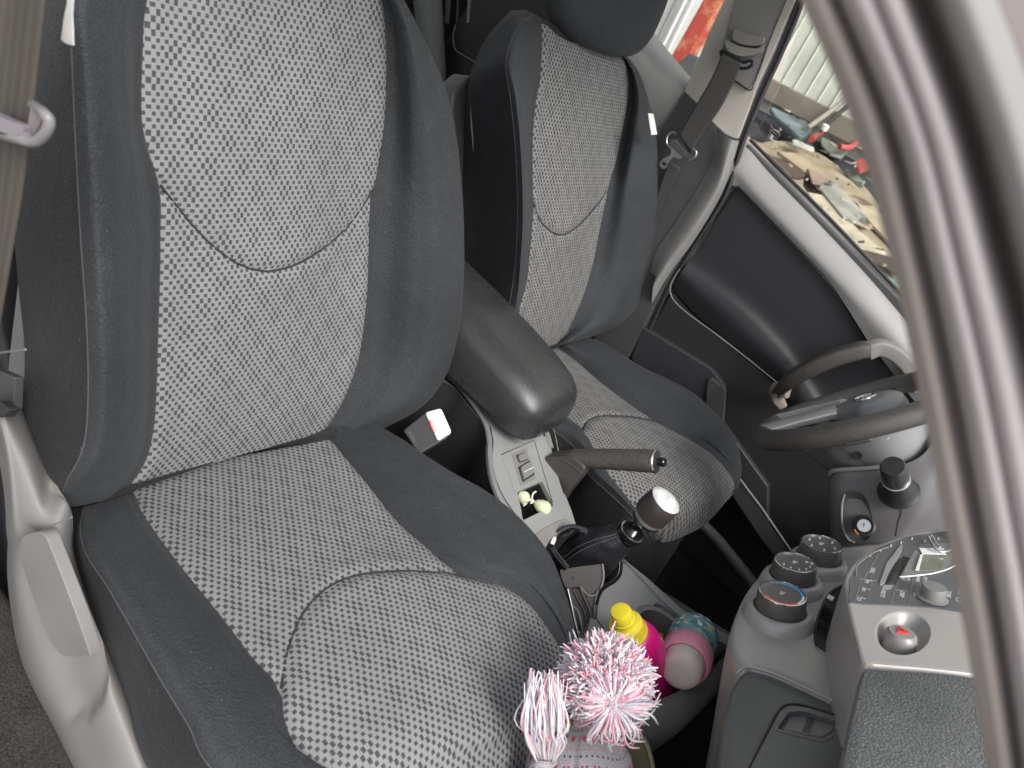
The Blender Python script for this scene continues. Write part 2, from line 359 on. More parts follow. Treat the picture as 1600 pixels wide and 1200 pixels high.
# ---- cushion
FC=Frame((0,-.353,0),0,'seat')
cc=[
 [L_(-.235,-.06,-.12),L_(-.25,.1,-.13),L_(-.265,.25,-.13),L_(-.26,.40,-.13),L_(-.23,.49,-.13),L_(-.20,.51,-.13)],
 [(109,797,-.03),(112,862,-.045),(139,952,-.05),(169,1020,-.05),(202,1095,-.05),(244,1200,-.05),L_(-.275,.40,-.05),L_(-.25,.48,-.07),L_(-.20,.51,-.09)],
 [(131,789,.015),(125,825,.025),(134,865,.035),(169,919,.045),(210,990,.05),(255,1069,.052),(296,1136,.052),(332,1203,.048),L_(-.27,.40,.03),L_(-.25,.46,-.0),L_(-.20,.50,-.05)],
 [(160,780,.01),(162,812,.028),(182,860,.042),(222,920,.055),(268,990,.062),(315,1060,.065),(355,1125,.065),(395,1195,.06),L_(-.23,.41,.04),L_(-.21,.47,.0),L_(-.18,.505,-.05)],
 [(188,770,.004),(205,803,.02),(238,852,.032),(278,905,.044),(322,965,.052),(368,1030,.055),(405,1085,.057),(440,1155,.055),L_(-.20,.41,.038),L_(-.18,.475,.0),L_(-.15,.505,-.05)],
 [(208,764,-.008),(225,799,.004),(262,851,.018),(300,900,.028),(349,960,.036),(397,1024,.042),(438,1072,.045),(446,1117,.046),(461,1159,.044),(486,1203,.04),L_(-.18,.43,.025),L_(-.15,.48,-.01),L_(-.12,.51,-.05)],
 [(310,730,-.012),(340,790,.008),(375,845,.022),(425,910,.034),(480,975,.044),(530,1040,.052),(570,1100,.054),(612,1175,.05),L_(-.065,.46,.02),L_(-.06,.495,-.01),L_(-.05,.515,-.05)],
 [(420,702,-.012),(450,752,.008),(490,800,.022),(545,860,.036),(610,925,.050),(665,990,.056),(715,1060,.054),(770,1135,.044),L_(.045,.475,.01),L_(.045,.50,-.02),L_(.04,.515,-.05)],
 [(510,678,-.008),(540,712,.004),(580,760,.016),(620,810,.026),(665,850,.036),(722,897,.044),(790,915,.048),(832,945,.046),(862,985,.04),(882,1022,.032),L_(.125,.465,.0),L_(.12,.49,-.02),L_(.11,.505,-.05)],
 [(545,676,.006),(585,702,.022),(630,745,.034),(675,792,.044),(720,840,.052),(765,873,.056),(808,890,.057),(845,925,.052),(875,970,.044),(890,1012,.034),L_(.155,.46,.0),L_(.15,.48,-.02),L_(.14,.49,-.05)],
 [(570,671,.008),(610,690,.026),(655,722,.04),(705,765,.05),(755,808,.057),(800,845,.06),(835,880,.058),(862,925,.052),(882,970,.044),(895,1012,.034),L_(.17,.455,.0),L_(.165,.475,-.02),L_(.16,.485,-.05)],
 [(590,672,.0),(632,694,.015),(668,721,.028),(712,748,.036),(756,770,.042),(800,802,.045),(834,838,.043),(858,873,.038),(876,918,.032),(890,965,.026),(899,1012,.018),L_(.195,.45,-.01),L_(.19,.465,-.03),L_(.18,.475,-.05)],
 [L_(.17,.02,-.10),L_(.215,.1,-.10),L_(.24,.2,-.10),L_(.24,.3,-.10),L_(.22,.38,-.10),L_(.19,.44,-.10),L_(.17,.46,-.10)],
]
for i_ in range(3,11):
    q_=FC.px(*cc[i_][0]); cc[i_].insert(0,L_(q_[0],q_[1]-.05,q_[2]-.012))
cseam=[(441,1074,.044),(445,1035,.044),(458,990,.042),(480,948,.04),(512,917,.042),(558,897,.042),(620,891,.044),(680,893,.044),(722,898,.044)]
cush,cins,W,D,Nn,L,i0,i1=build_back(S1,FC,cc,(5,8),cseam,2,name='cushion')
tube('seam',L[2]-FC.n*.002,.0014,M['seam'],cins,seg=6,n=1)
tube('stitching',col_line(W,Nn,20,-.0001),.0007,M['stitch'],cush,seg=6,n=1)
# ================================================================ driver's seat (far)
TF=math.radians(23.96); FF=Frame((.015,.369,.006),TF,'back')
S2=empty('car_seat',(.2,.37,-.3),'far front seat with its dark headrest, behind the handbrake and gear lever','car seat','front seats')
bf=[
 [L_(-.20,.0,-.12),L_(-.215,.1,-.13),L_(-.23,.3,-.13),L_(-.22,.45,-.125),L_(-.19,.56,-.115),L_(-.14,.625,-.10)],
 [L_(-.22,-.0,-.04),L_(-.24,.1,-.05),(733,440,-.055),(741,370,-.055),(744,300,-.055),(742,230,-.055),(738,170,-.055),(742,122,-.055),(760,88,-.055),(782,52,-.05),(801,26,-.045),(822,16,-.035)],
 [L_(-.24,-.0,.02),L_(-.26,.1,.05),(803,430,.06),(808,356,.06),(808,290,.06),(804,215,.058),(797,150,.05),(790,100,.04),(800,60,.02),(815,35,.0),(832,22,-.02)],
 [L_(-.22,-.0,.02),L_(-.235,.1,.06),(812,430,.072),(817,356,.072),(817,290,.07),(814,215,.066),(810,150,.058),(808,100,.045),(818,60,.022),(828,38,.0),(838,25,-.018)],
 [L_(-.185,-.0,.01),L_(-.185,.1,.03),(820,430,.038),(826,356,.038),(827,290,.036),(827,220,.032),(829,150,.028),(833,100,.022),(836,60,.01),(840,40,-.002),(844,30,-.015)],
 [L_(-.15,-.0,-.012),L_(-.148,.06,-.002),(822,450,0),(829,397,.002),(833,350,.002),(834,300,.002),(834,225,.002),(838,169,.002),(845,131,.0),(848,94,-.002),(849,60,-.005),(849,36,-.01)],
 [L_(-.05,-.0,-.012),L_(-.05,.06,-.0),(860,430,.003),(868,350,.006),(873,270,.007),(880,190,.006),(887,130,.004),(886,90,0),(882,62,-.006)],
 [L_(.05,-.0,-.012),L_(.05,.06,-.0),(892,440,.003),(903,360,.006),(912,280,.007),(926,200,.006),(936,140,.004),(932,95,0),(924,73,-.006)],
 [(869,537,-.014),(888,518,-.004),(904,486,.0),(917,452,.002),(929,410,.003),(937,370,.003),(947,320,.004),(953,290,.004),(965,252,.003),(976,200,.003),(984,150,.002),(984,115,.0),(976,92,-.004),(966,83,-.008)],
 [(885,535,.01),(918,512,.03),(942,478,.038),(958,440,.042),(967,390,.043),(975,330,.042),(982,270,.04),(990,210,.035),(995,160,.028),(991,120,.018),(981,96,.005),(969,84,-.008)],
 [(905,531,.015),(945,510,.05),(975,478,.062),(992,435,.068),(1002,380,.068),(1006,320,.064),(1008,260,.058),(1007,205,.048),(1002,155,.034),(993,120,.02),(982,98,.003),(971,85,-.01)],
 [(925,524,.01),(958,508,.04),(985,487,.052),(1003,458,.058),(1014,410,.06),(1020,350,.058),(1022,290,.054),(1022,235,.046),(1016,190,.036),(1006,150,.022),(996,120,.008),(983,98,-.006),(972,86,-.018)],
 [L_(.20,.0,-.09),L_(.235,.05,-.10),L_(.25,.15,-.10),L_(.25,.3,-.10),L_(.22,.42,-.10),L_(.18,.52,-.10),L_(.15,.58,-.10),L_(.13,.61,-.09)],
]
useam=[(835,318,0),(841,336,0),(852,353,0),(867,365,0),(882,367,0),(901,357,0),(916,342,0),(935,320,0),(948,300,0)]
back2,bins2,W,D,Nn,L,i0,i1=build_back(S2,FF,bf,(5,8),useam,2,chk='chk2')
tube('seam',L[2]-FF.n*.002,.0017,M['seam'],bins2,seg=6,n=1)
tube('stitching',col_line(W,Nn,20,-.0001),.0007,M['stitch'],back2,seg=6,n=1)
F2=Frame((.015,.369,.0),0,'seat')
cf=[
 [L_(-.215,-.06,-.12),L_(-.225,.1,-.13),L_(-.235,.25,-.13),L_(-.23,.40,-.13),L_(-.20,.46,-.14),L_(-.16,.47,-.15)],
 [L_(-.24,-.04,-.04),L_(-.25,.1,-.06),L_(-.255,.22,-.07),L_(-.25,.33,-.08),L_(-.235,.41,-.09),L_(-.20,.455,-.11),L_(-.16,.465,-.12)],
 [L_(-.24,-.03,.02),L_(-.25,.08,.035),(897,698,.04),(920,740,.04),(945,765,.04),(965,783,.038),(985,803,.03),(1003,828,.0),(1018,850,-.04)],
 [L_(-.22,-.03,.018),L_(-.225,.08,.042),(898,675,.052),(922,712,.052),(945,748,.052),(968,775,.048),(988,798,.036),(1006,824,.004),(1021,848,-.036)],
 [L_(-.185,-.03,.01),L_(-.185,.08,.03),(902,665,.042),(926,700,.042),(950,742,.042),(973,770,.038),(993,797,.026),(1010,822,.0),(1024,847,-.036)],
 [L_(-.155,-.02,-.008),L_(-.155,.07,.01),(876,668,.018),(905,700,.03),(940,728,.034),(965,758,.034),(990,787,.028),(1006,808,.012),(1020,830,-.012),(1029,847,-.036)],
 [(858,560,-.012),(875,590,.0),(905,640,.02),(940,680,.034),(980,725,.042),(1020,765,.040),(1050,800,.022),(1060,825,-.01),(1055,843,-.036)],
 [(864,548,-.012),(890,575,.0),(930,615,.02),(975,655,.034),(1025,700,.042),(1070,735,.040),(1105,768,.022),(1114,793,-.01),(1102,819,-.036)],
 [(870,541,-.01),(905,566,.0),(940,596,.012),(985,630,.024),(1028,659,.034),(1070,680,.038),(1110,705,.036),(1135,730,.026),(1149,755,.004),(1142,775,-.03)],
 [(885,538,.006),(925,558,.02),(965,588,.034),(1010,622,.044),(1055,652,.05),(1095,676,.05),(1125,702,.044),(1143,725,.03),(1151,748,.006),(1145,772,-.03)],
 [(900,534,.008),(940,545,.03),(985,575,.044),(1032,604,.055),(1075,632,.06),(1110,658,.058),(1135,688,.048),(1149,718,.03),(1153,742,.006),(1148,768,-.03)],
 [(918,531,-.0),(940,540,.015),(966,556,.025),(1005,580,.034),(1045,598,.042),(1080,617,.045),(1108,642,.043),(1133,672,.034),(1149,703,.018),(1154,735,.0),(1150,764,-.03)],
 [L_(.17,.02,-.10),L_(.22,.1,-.10),L_(.245,.2,-.10),L_(.245,.3,-.10),L_(.22,.38,-.10),L_(.17,.43,-.10)],
]
for i_ in range(6,12):
    q_=F2.px(*cf[i_][0]); cf[i_].insert(0,L_(q_[0],q_[1]-.05,q_[2]-.012))
cseam=[(916,700),(913,690),(912,672),(920,656),(938,649),(970,649),(1000,652),(1026,658)]
cush2,cins2,W,D,Nn,L,i0,i1=build_back(S2,F2,cf,(5,8),cseam,2,name='cushion',chk='chk2')
tube('seam',L[2]-F2.n*.002,.0018,M['seam'],cins2,seg=6,n=1)
tube('stitching',col_line(W,Nn,20,-.0001),.0007,M['stitch'],cush2,seg=6,n=1)
#@CONSOLE
def boolcut(o,cutters):
    for c in cutters:
        m=o.modifiers.new('c','BOOLEAN'); m.object=c; m.operation='DIFFERENCE'; m.solver='EXACT'
        while o.modifiers[0]!=m: 
            k=list(o.modifiers).index(m); o.modifiers.move(k,k-1)
        dg=bpy.context.evaluated_depsgraph_get()
        rest=[x for x in o.modifiers if x!=m]; vis=[(x,x.show_viewport) for x in rest]
        for x in rest: x.show_viewport=False
        dg.update(); me=bpy.data.meshes.new_from_object(o.evaluated_get(dg),depsgraph=dg)
        for x,v in vis: x.show_viewport=v
        o.modifiers.remove(m); me.set_sharp_from_angle(angle=math.radians(32)); o.data=me
    for c in cutters: bpy.data.objects.remove(c)
def onp(P,N,lift=0): N=unit(N); P=A(*P)+N*lift; return lambda pts:[on(p,P,N) for p in pts]
PCn=unit((.172,0,.985)); pc=onp((.15,0,.07),PCn)
CO=empty('centre_console',(.2,0,-.3),'grey centre console with a padded black armrest between the two front seats','centre console')
sh=curve_outline(pc([(735,610),(752,640),(765,666),(763,700),(766,735),(776,768),(792,797),(814,826),(846,858),(862,841),(880,829),(899,822),(890,795),(880,768),(868,728),(860,690),(853,655),(835,620),(790,590)]),5)
top=plate('top_panel',sh,PCn,.008,M['cons'],CO,.0015)
body=plate('side_wall',curve_outline([p-PCn*.009 for p in pc([(560,520),(700,590),(732,622),(766,668),(765,700),(768,735),(779,768),(795,795),(817,824),(846,862),(864,845),(880,834),(899,826),(880,772),(868,732),(858,690),(850,655),(780,560),(640,480)])],4),A(0,0,1),.32,M['blk'],CO,.002)
hole=pc([(808,769),(847,752),(865,789),(818,812)])
cut=plate('cutter',[p+PCn*.01 for p in hole],PCn,.022,M['blk'],None,None,smooth=False)
boolcut(top,[cut])
tb=[p-PCn*.0075 for p in hole]; c0=sum(tb)/4
cut=plate('cutter',[c0+(p-c0)*1.02+PCn*.01 for p in tb],PCn,.045,M['blk'],None,None,smooth=False); boolcut(body,[cut])
tube('side_rim',[p+A(0,0,-.003) for p in pc([(560,505),(650,538),(700,580),(724,606),(745,634),(760,660),(766,690),(768,730),(778,765),(796,796),(818,824)])],.0045,M['greyd'],CO,seg=8)
tube('seam_line',[p+PCn*.0003 for p in pc([(766,668),(770,690),(768,715),(772,742),(783,770),(799,796),(820,823)])],.0009,M['blk'],CO,seg=6)
sw=plate('switch_panel',roundpoly([p+PCn*.0006 for p in pc([(783,711),(834,688),(863,786),(818,808)])],.002),PCn,.003,M['cons'],CO,.0008)
boolcut(sw,[plate('cutter',[c0+(p-c0)*1.0+PCn*.02 for p in tb],PCn,.045,M['blk'],None,None,smooth=False)])
tube('panel_gap',[p+PCn*.0008 for p in pc([(783,711),(834,688),(863,786)])],.0006,M['blk'],CO,seg=5,n=1)
sp=plate('switch_plate',roundpoly([p+PCn*.0014 for p in pc([(799,711),(822,701),(837,748),(813,760)])],.002),PCn,.003,M['greyd'],CO,.0006)
for pts,nm in (([(807,713),(818,709),(822,719),(811,723)],'switch_button'),([(811,732),(826,723),(832,741),(817,751)],'switch_button')):
    q=pc(pts); plate('button_surround',roundpoly([sum(q)/4+(p-sum(q)/4)*1.25+PCn*.0019 for p in q],.003),PCn,.002,M['blk'],sp,.0004)
    plate(nm,roundpoly([p+PCn*.0045 for p in q],.004),PCn,.005,M['greyd'],sp,.0015)
q=pc([(816,740),(830,733)]); tube('button_mark',[p+PCn*.005 for p in q],.0006,M['white'],sp,seg=5,n=1)
plate('latch_plate',roundpoly([p+PCn*.0006 for p in pc([(800,674),(828,662),(832,671),(805,683)])],.0015),PCn,.002,M['greyd'],CO,.0005)
plate('saddle_trim',curve_outline([p+PCn*.0015 for p in pc([(834,840),(846,828),(862,819),(882,811),(892,817),(898,822),(880,830),(862,841),(849,856),(842,851)])],4),PCn,.004,M['grey'],CO,.001)
q=[p+PCn*.001 for p in pc([(850,682),(851,673),(857,670),(861,676),(866,692),(871,707)])]; tube('lever_slot_rim',q,.0015,M['blk'],CO,seg=6)
q=[p+PCn*.001 for p in pc([(854,675),(858,676),(865,700),(858,700),(853,686)])]; plate('slot_insert',q,PCn,.002,M['grey'],CO,.0005)
q=[p+PCn*.0015 for p in pc([(861,668),(866,680),(871,706)])]; tube('slot_edge',q,.0012,M['chrome'],CO,seg=6)
rl=[p for p in pc([(876,762),(886,770),(896,795),(905,824),(897,828),(888,805),(880,785)])]; plate('side_trim',[p+A(0,0.0,-.004) for p in rl],PCn,.01,M['cons'],CO,.002)
# armrest: rounded padded lid
AR=[]
def arm_ring(x,yc,w,zt,zb,r=.28):
    pr_=rprof(1,1,r,5); return [A(x,yc+w*a*(1-.06*max(b,0)),(zt+zb)/2+(zt-zb)/2*b+(.016*(1-a*a)*(w/.085) if b>0 else 0)) for a,b in pr_]
for x,yc,w,zt,zb in ((-.26,.035,.050,.165,.105),(-.255,.035,.064,.18,.09),(-.235,.035,.074,.189,.082),(-.19,.033,.080,.191,.078),(-.08,.032,.084,.187,.078),(.02,.032,.086,.180,.080),(.09,.032,.087,.172,.082),(.145,.032,.085,.163,.083),(.178,.032,.078,.152,.084),(.194,.032,.064,.138,.087),(.200,.032,.048,.122,.094)):
    AR.append(arm_ring(x,yc,w,zt,zb,.42))
G=np.array(AR); G=hermite(G,6,axis=0); nu,nv=G.shape[:2]
V=list(G.reshape(-1,3)); Fs=gridfaces(nu,nv,cv=True)+[tuple(range(nv)),tuple((nu-1)*nv+i for i in range(nv))]
mesh('armrest',V,Fs,M['arm'],CO)
tube('lid_seam',[G[-i_,int(nv*.62)]+A(.0,-.0002,-.0) for i_ in range(8,nu-8,3)],.0009,M['blk'],CO,seg=6,n=1)
# front tray of the console
pz=onp((.5,0,0),(0,0,1))
fp=curve_outline(pz([(970,876),(966,897),(955,909),(938,922),(933,945),(940,968),(950,990),(975,1015),(990,985),(1003,962),(1028,944),(1062,960),(1032,925),(1000,898)]),4)
fp=roundpoly(pz([(970,876),(966,900),(938,922),(928,945),(914,1000),(950,1035),(985,1010),(988,968),(1003,954),(1028,941),(1064,962),(1020,915)]),.006,4)
plate('front_panel',fp,A(0,0,1),.03,M['cons'],CO,.003)
tube('panel_edge',[p+A(0,0,.0005) for p in pz([(930,966),(945,985),(962,1003)])],.0008,M['blk'],CO,seg=6,n=1)
rp=roundpoly(pz([(970,874),(1010,906),(1064,955),(1142,998),(1150,1012),(1135,1012),(1062,966),(1030,938),(1000,905)]),.004,4); plate('far_rim',[p+A(0,0,.004) for p in rp],A(0,0,1),.25,M['cons'],CO,.003)
zt=-.075
tray=[oz(p,zt) for p in [(975,955),(1040,925),(1160,1000),(1150,1060),(1040,1140),(900,1140),(930,1010)]]; plate('tray_floor',tray,A(0,0,1),.02,M['char'],CO,.002)
th=[(0,.0),(.033,.0),(.036,-.002),(.038,.0),(.040,.003),(.042,.0)]
cc_=oz((1040,985),-.02)
lathe('cup_holder',[(.028,-.055),(.031,-.01),(.034,.0),(.038,.002),(.040,-.003),(.036,-.055)],cc_,A(0,0,1),M['char'],CO,angle=60)
lathe('cup_holder_arc',[(.042,-.05),(.043,.004),(.052,.004),(.054,-.05)],oz((1032,995),-.004),A(0,0,1),M['greyd'],CO,angle=60)
# near side wall that sweeps up to the dashboard
r0=[(1160,985),(1150,1005),(1135,1025),(1113,1045),(1085,1068),(1050,1090),(1010,1103),(965,1106)]
top_l=[oz(p,.02) for p in r0]; 
inn=[p+A(.004,.012,-.006) for p in top_l]; inb=[p+A(.004,.012,-.09) for p in top_l]
mid=[oz(p,.0)+A(-.0,-.0,0) for p in [(1165,1000),(1153,1025),(1140,1050),(1122,1080),(1095,1110),(1060,1140),(1015,1160),(965,1165)]]
lowl=[p+A(-.004,-.012,-.09) for p in mid]; low2=[p+A(.0,-.012,-.25) for p in mid]
G=hermite(hermite(np.array([inb,inn,top_l,mid,lowl,low2]),5,axis=0),5,axis=1); mesh('near_side_wall',G.reshape(-1,3),gridfaces(*G.shape[:2]),M['greyd'],CO)
# ---- sweet in the tray
SW=oz((833,787),.035)
sw_=empty('wrapped_sweet',tuple(SW),'pale green and white wrapped sweet lying in the small console tray','sweet')
mp=simple('pale_green_wrapper',(.62,.66,.42),.35); mw=simple('white_wrapper',(.75,.72,.68),.4)
uu=unit(oz((850,795),.04)-oz((818,775),.04)); P1=oz((818,777),.045); P2=oz((847,792),.045)
lathe('wrapped_end',[(0,-.010),(.005,-.009),(.009,-.004),(.010,.001),(.008,.006),(.004,.009),(.0015,.010)],P1,uu,mp,sw_,seg=14)
lathe('wrapped_body',[(.0015,-.014),(.006,-.011),(.010,-.004),(.0115,.003),(.010,.009),(.006,.013),(0,.0145)],P2,uu,mp,sw_,seg=16)
for k in range(7):
    a=(P1+P2)/2+rng.normal(0,.003,3); b=a+rng.normal(0,.007,3); b[2]=max(b[2],a[2]); tube('twist',[a,(a+b)/2+rng.normal(0,.002,3),b],.0015,mw,sw_,seg=6)
#@GEAR
GL=empty('gear_lever',(.39,0,0),'gear lever with a white-capped dark knob and loose black leather boot','gear lever')
boot_m=leather('boot_leather',(.020,.019,.024),.42,160,.35)
pth=[(882,905),(893,888),(908,874),(925,863),(943,853),(958,846),(970,841),(979,837)]
P=[oy(p,0) for p in pth]; rr=[.030,.034,.037,.037,.034,.029,.024,.019]
T_,U_,S_=frames(np.array(P)); rng2=np.random.default_rng(3)
V,Fs=tube('x',P,rr,None,seg=64,n=8,raw=True,caps=False); V=np.array(V)
ctr=np.repeat(hermite(np.array(P),8),64,axis=0); dv=V-ctr; ang=np.tile(np.arange(64)/64*2*math.pi,len(V)//64); s_=np.repeat(np.linspace(0,1,len(V)//64),64)
wr=1+.05*np.sin(3*ang+5*s_)+.045*np.sin(7*ang-9*s_)*(1-s_*.6)+.03*np.sin(26*s_+2*np.sin(ang*2))*(1-s_*.5)
V=ctr+dv*wr[:,None]; boot=mesh('boot',V,Fs,boot_m,GL)
for a0 in (.1,.9,1.75):   # stitched ribs
    for da in (0,.05):
        k=int((a0+da)/(2*math.pi)*64*4)%64; line=np.array([V[i*64+k]+dv[i*64+k]/np.linalg.norm(dv[i*64+k])*.0006 for i in range(6,len(V)//64-2)]); tube('boot_stitch',line,.0008,M['stitch'],boot,seg=5,n=1)
K0=oy((984,834),0); K1=oy((1043,779),0); ax=unit(K1-K0); Lk=np.linalg.norm(K1-K0)
lathe('collar',[(.0,-.006),(.019,-.006),(.020,.0),(.019,.004),(.017,.005),(.0175,.007),(.0175,.010),(.015,.013),(.009,.018),(.008,.026),(.0,.026)],K0,ax,M['gloss'],GL)
lathe('collar_ring',[(.0165,.004),(.0195,.0045),(.0195,.0065),(.0165,.007)],K0,ax,M['steel'],GL)
lathe('reverse_ring',[(.008,Lk*.36),(.019,Lk*.37),(.0205,Lk*.40),(.019,Lk*.43),(.010,Lk*.45)],K0,ax,M['gloss'],GL)
lathe('knob_band',[(.012,Lk*.42),(.0215,Lk*.45),(.0235,Lk*.50),(.0235,Lk*.55),(.01,Lk*.56)],K0,ax,M['silver'],GL)
kb=lathe('knob',[(.02,Lk*.55),(.0252,Lk*.555),(.0262,Lk*.62),(.0262,Lk*.80),(.0250,Lk*.90),(.0225,Lk*.96),(.0,Lk*.965)],K0,ax,simple('knob_brown_black',(.045,.038,.037),.42),GL)
cap=lathe('knob_cap',[(.0235,Lk*.945),(.0238,Lk*.962),(.0215,Lk*.985),(.015,Lk*1.0),(0,Lk*1.005)],K0,ax,simple('knob_cap_silver',(.80,.80,.80),.18,Metallic=.35),kb)
u,v,w_=basis(ax,(1,0,0)); O=K0+ax*Lk*1.007
gm=simple('cap_marking',(.42,.42,.43),.5)
for l in ([(-.007,.006),(-.007,-.006)],[(0,.006),(0,-.006)],[(.007,.006),(.007,-.006)],[(-.007,0),(.007,0)]): tube('shift_pattern',[O+u*b+v*a for a,b in l],.0004,gm,cap,seg=5,n=1)
# torn boot surround
BZ=empty('boot_surround',tuple(oy((900,905),-.05)),'torn black plastic surround hanging loose below the gear lever boot','trim piece')
Nb=unit(CAM-oy((905,900),-.06)); pb=onp(oy((905,900),-.085),Nb*.8+A(0,-.3,.3))
brn=plastic('worn_black_plastic',(.060,.052,.048),.33,500,.2,dust=.3)
q=pb([(874,890),(905,885),(940,881),(942,897),(939,914),(933,925),(923,929),(915,924),(908,917),(897,918),(885,920),(878,907)])
bw=curve_outline([oz(p,-.045) for p in [(830,845),(870,835),(905,835),(960,870),(975,905),(950,960),(930,1010),(890,1010),(860,920)]],3); plate('boot_well',bw,A(0,0,1),.02,M['blk'],CO,.003)
fl=plate('flap',roundpoly(q,.003,3),Nb,.003,brn,BZ,.001)
lathe('screw_hole',[(0,.0),(.0022,.0),(.0022,.0012),(0,.0012)],pb([(895,903)])[0],Nb,M['blk'],fl,seg=16)
tube('flap_edge',[p+Nb*.001 for p in pb([(941,881),(943,898),(940,915),(933,927),(922,931),(913,925),(907,917)])],.0017,M['greyd'],fl,seg=8)
for pts,r,mm in (([(862,850),(868,838),(880,829),(893,825),(905,826),(918,831)],.0055,'gloss'),([(862,856),(868,866),(878,878),(887,888)],.006,'gloss'),
   ([(888,920),(893,940),(898,965),(903,985),(907,1005)],.0028,'steel'),([(897,920),(905,937),(914,955),(917,975),(914,1000)],.004,'w'),([(908,920),(916,938),(923,955),(925,975),(921,1002)],.0042,'w'),([(935,922),(931,942),(929,962),(926,985),(921,1008)],.0035,'w'),
   ([(894,944),(904,955),(909,972),(912,995)],.0018,'steel'),([(970,878),(968,896),(960,907),(943,918),(935,930),(931,945)],.0035,'gloss'),([(906,985),(909,1000),(906,1016)],.0035,'steel')):
    tube('bent_strip',pb(pts),r,{'w':brn}.get(mm) or M[mm],BZ,seg=10,prof=rprof(1,.45,.3,3))
plate('folded_web',roundpoly(pb([(886,919),(912,921),(932,931),(930,960),(924,995),(914,1002),(905,975),(896,950)]),.003,3),Nb,.002,brn,BZ,.0008)
#@HANDBRAKE
HB=empty('handbrake_lever',tuple(oy((880,760),.03)),'handbrake lever with a perforated leather grip over the grey console','handbrake')
hbm=NT('perforated_leather'); hv=hbm.n('ShaderNodeTexVoronoi'); hv.inputs['Scale'].default_value=330; hbm.l(hbm.obj(),hv.inputs['Vector'])
hbm.set(Base_Color=hbm.mix(hbm.ramp(hv.outputs['Distance'],.15,.4),(.02,.018,.016),(.085,.078,.070)),Roughness=.38,Normal=hbm.bump(hbm.ramp(hv.outputs['Distance'],.1,.5),.8,.0008))
gp=[(878,718),(895,715),(915,716),(940,717),(965,718),(990,719),(1010,720),(1023,721)]
GPp=[oy(p,.035) for p in gp]; R_=[.010,.0135,.0150,.0160,.0165,.0170,.0175,.0170]
tube('grip',GPp,R_,hbm.m,HB,seg=28)
e=unit(GPp[-1]-GPp[-2]); lathe('grip_end',[(.0,-.001),(.0172,-.001),(.0178,.0015),(.0165,.0035),(.008,.004),(.0,.004)],GPp[-1],e,M['steel'],HB)
lathe('release_button',[(.0,.0),(.0055,.0),(.0055,.009),(.0068,.0095),(.0068,.015),(.0055,.0165),(.0,.0165)],GPp[-1],e,M['gloss'],HB,seg=24)
hm=leather('handbrake_gaiter',(.062,.055,.053),.5,500,.2)
q=[oy(p,.035) for p in [(857,712),(878,708),(898,709),(912,716),(921,727),(913,742),(900,757),(888,772),(877,786),(868,762),(861,738)]]
plate('gaiter',curve_outline([p+A(0,-.016,0) for p in q],3),A(0,-1,0),.034,hm,HB,.009)
tube('gaiter_stitch',[p+A(0,-.0175,0) for p in (oy((886,712),.035),oy((903,722),.035),oy((917,734),.035))],.0006,M['stitch'],HB,seg=5)
#@BUCKLE
BK=empty('seat_belt_buckle',(.09,-.11,.0),'black seat belt buckle with a white PRESS button beside the near seat','belt buckle')
Nk=unit((.15,-.62,.77)); pk=onp((.095,-.10,.045),Nk)
plate('housing',roundpoly(pk([(629,672),(662,645),(684,640),(704,672),(700,684),(654,711)]),.004),Nk,.02,M['blk'],BK,.003)
bt=plate('release_button',roundpoly([p+Nk*.003 for p in pk([(664,645),(689,638),(706,676),(684,690)])],.005,5),Nk,.012,simple('overexposed_white',(.85,.84,.83),.35),BK,.002)
red=simple('red_lettering',(.62,.03,.06),.5); d=pk([(668,656),(682,682)]); rt=unit(d[1]-d[0]); upv=unit(np.cross(Nk,rt))
c_=(pk([(675,667)])[0])+Nk*.0032
text('button_lettering','PRESS',c_,rt,upv,.0082,red,bt,depth=.0002)
c_=(pk([(645,686)])[0])+Nk*.0003; text('embossed_lettering','AIRBAG',c_,rt,upv,.0075,simple('embossed_grey',(.10,.10,.105),.5),BK,depth=.0002)
c_=(pk([(634,693)])[0])+Nk*.0003
#@ITEMS
def frame2(a,b): return A(*a),unit(A(*b)-A(*a)),np.linalg.norm(A(*b)-A(*a))
WB=empty('drinks_bottle',tuple(oy((1025,1100),-.04)),'bright magenta drinks bottle with a yellow spout cap leaning in the console','bottle')
T0=oy((969,955),-.16); B0=oy((1034,1104),-.05); O,ax,Lb=frame2(B0,T0)
mag=NT('magenta_plastic'); mag.set(Base_Color=mag.mix(mag.ramp(mag.noise(25,2),.4,.6),(.80,.012,.22),(.92,.02,.30)),Roughness=.3,Normal=mag.bump(mag.noise(130,1),.3,.002))
yel=simple('yellow_plastic',(.90,.72,.04),.45)
h=Lb
pf=[(0,0),(.020,0),(.025,.004),(.027,.02),(.0262,.03),(.0275,.04),(.0265,.05),(.0278,.06),(.0268,.07),(.028,.08),(.0272,.09),(.029,.105),(.0305,.125),(.029,.145),(.024,.16),(.018,.168),(.0,.168)]
sc_=(h-.045)/.168; bo=lathe('bottle_body',[(r*1.22,z*sc_) for r,z in pf],O,ax,mag.m,WB,seg=48,angle=70)
z0=h-.050; cp=lathe('cap',[(.0,z0),(.0240,z0),(.0248,z0+.002),(.0248,z0+.005),(.0236,z0+.006),(.0215,z0+.019),(.0222,z0+.020),(.0222,z0+.022),(.0195,z0+.0235),(.0160,z0+.026),(.0150,z0+.031),(.0160,z0+.032),(.0160,z0+.035),(.0148,z0+.036),(.0142,z0+.047),(.0120,z0+.0515),(.0080,z0+.0525),(.0,z0+.052)],O,ax,yel,WB,seg=40,angle=28)
u,v,w_=basis(ax,tuple(CAM-O)); lab=simple('white_print',(.8,.78,.76),.5)
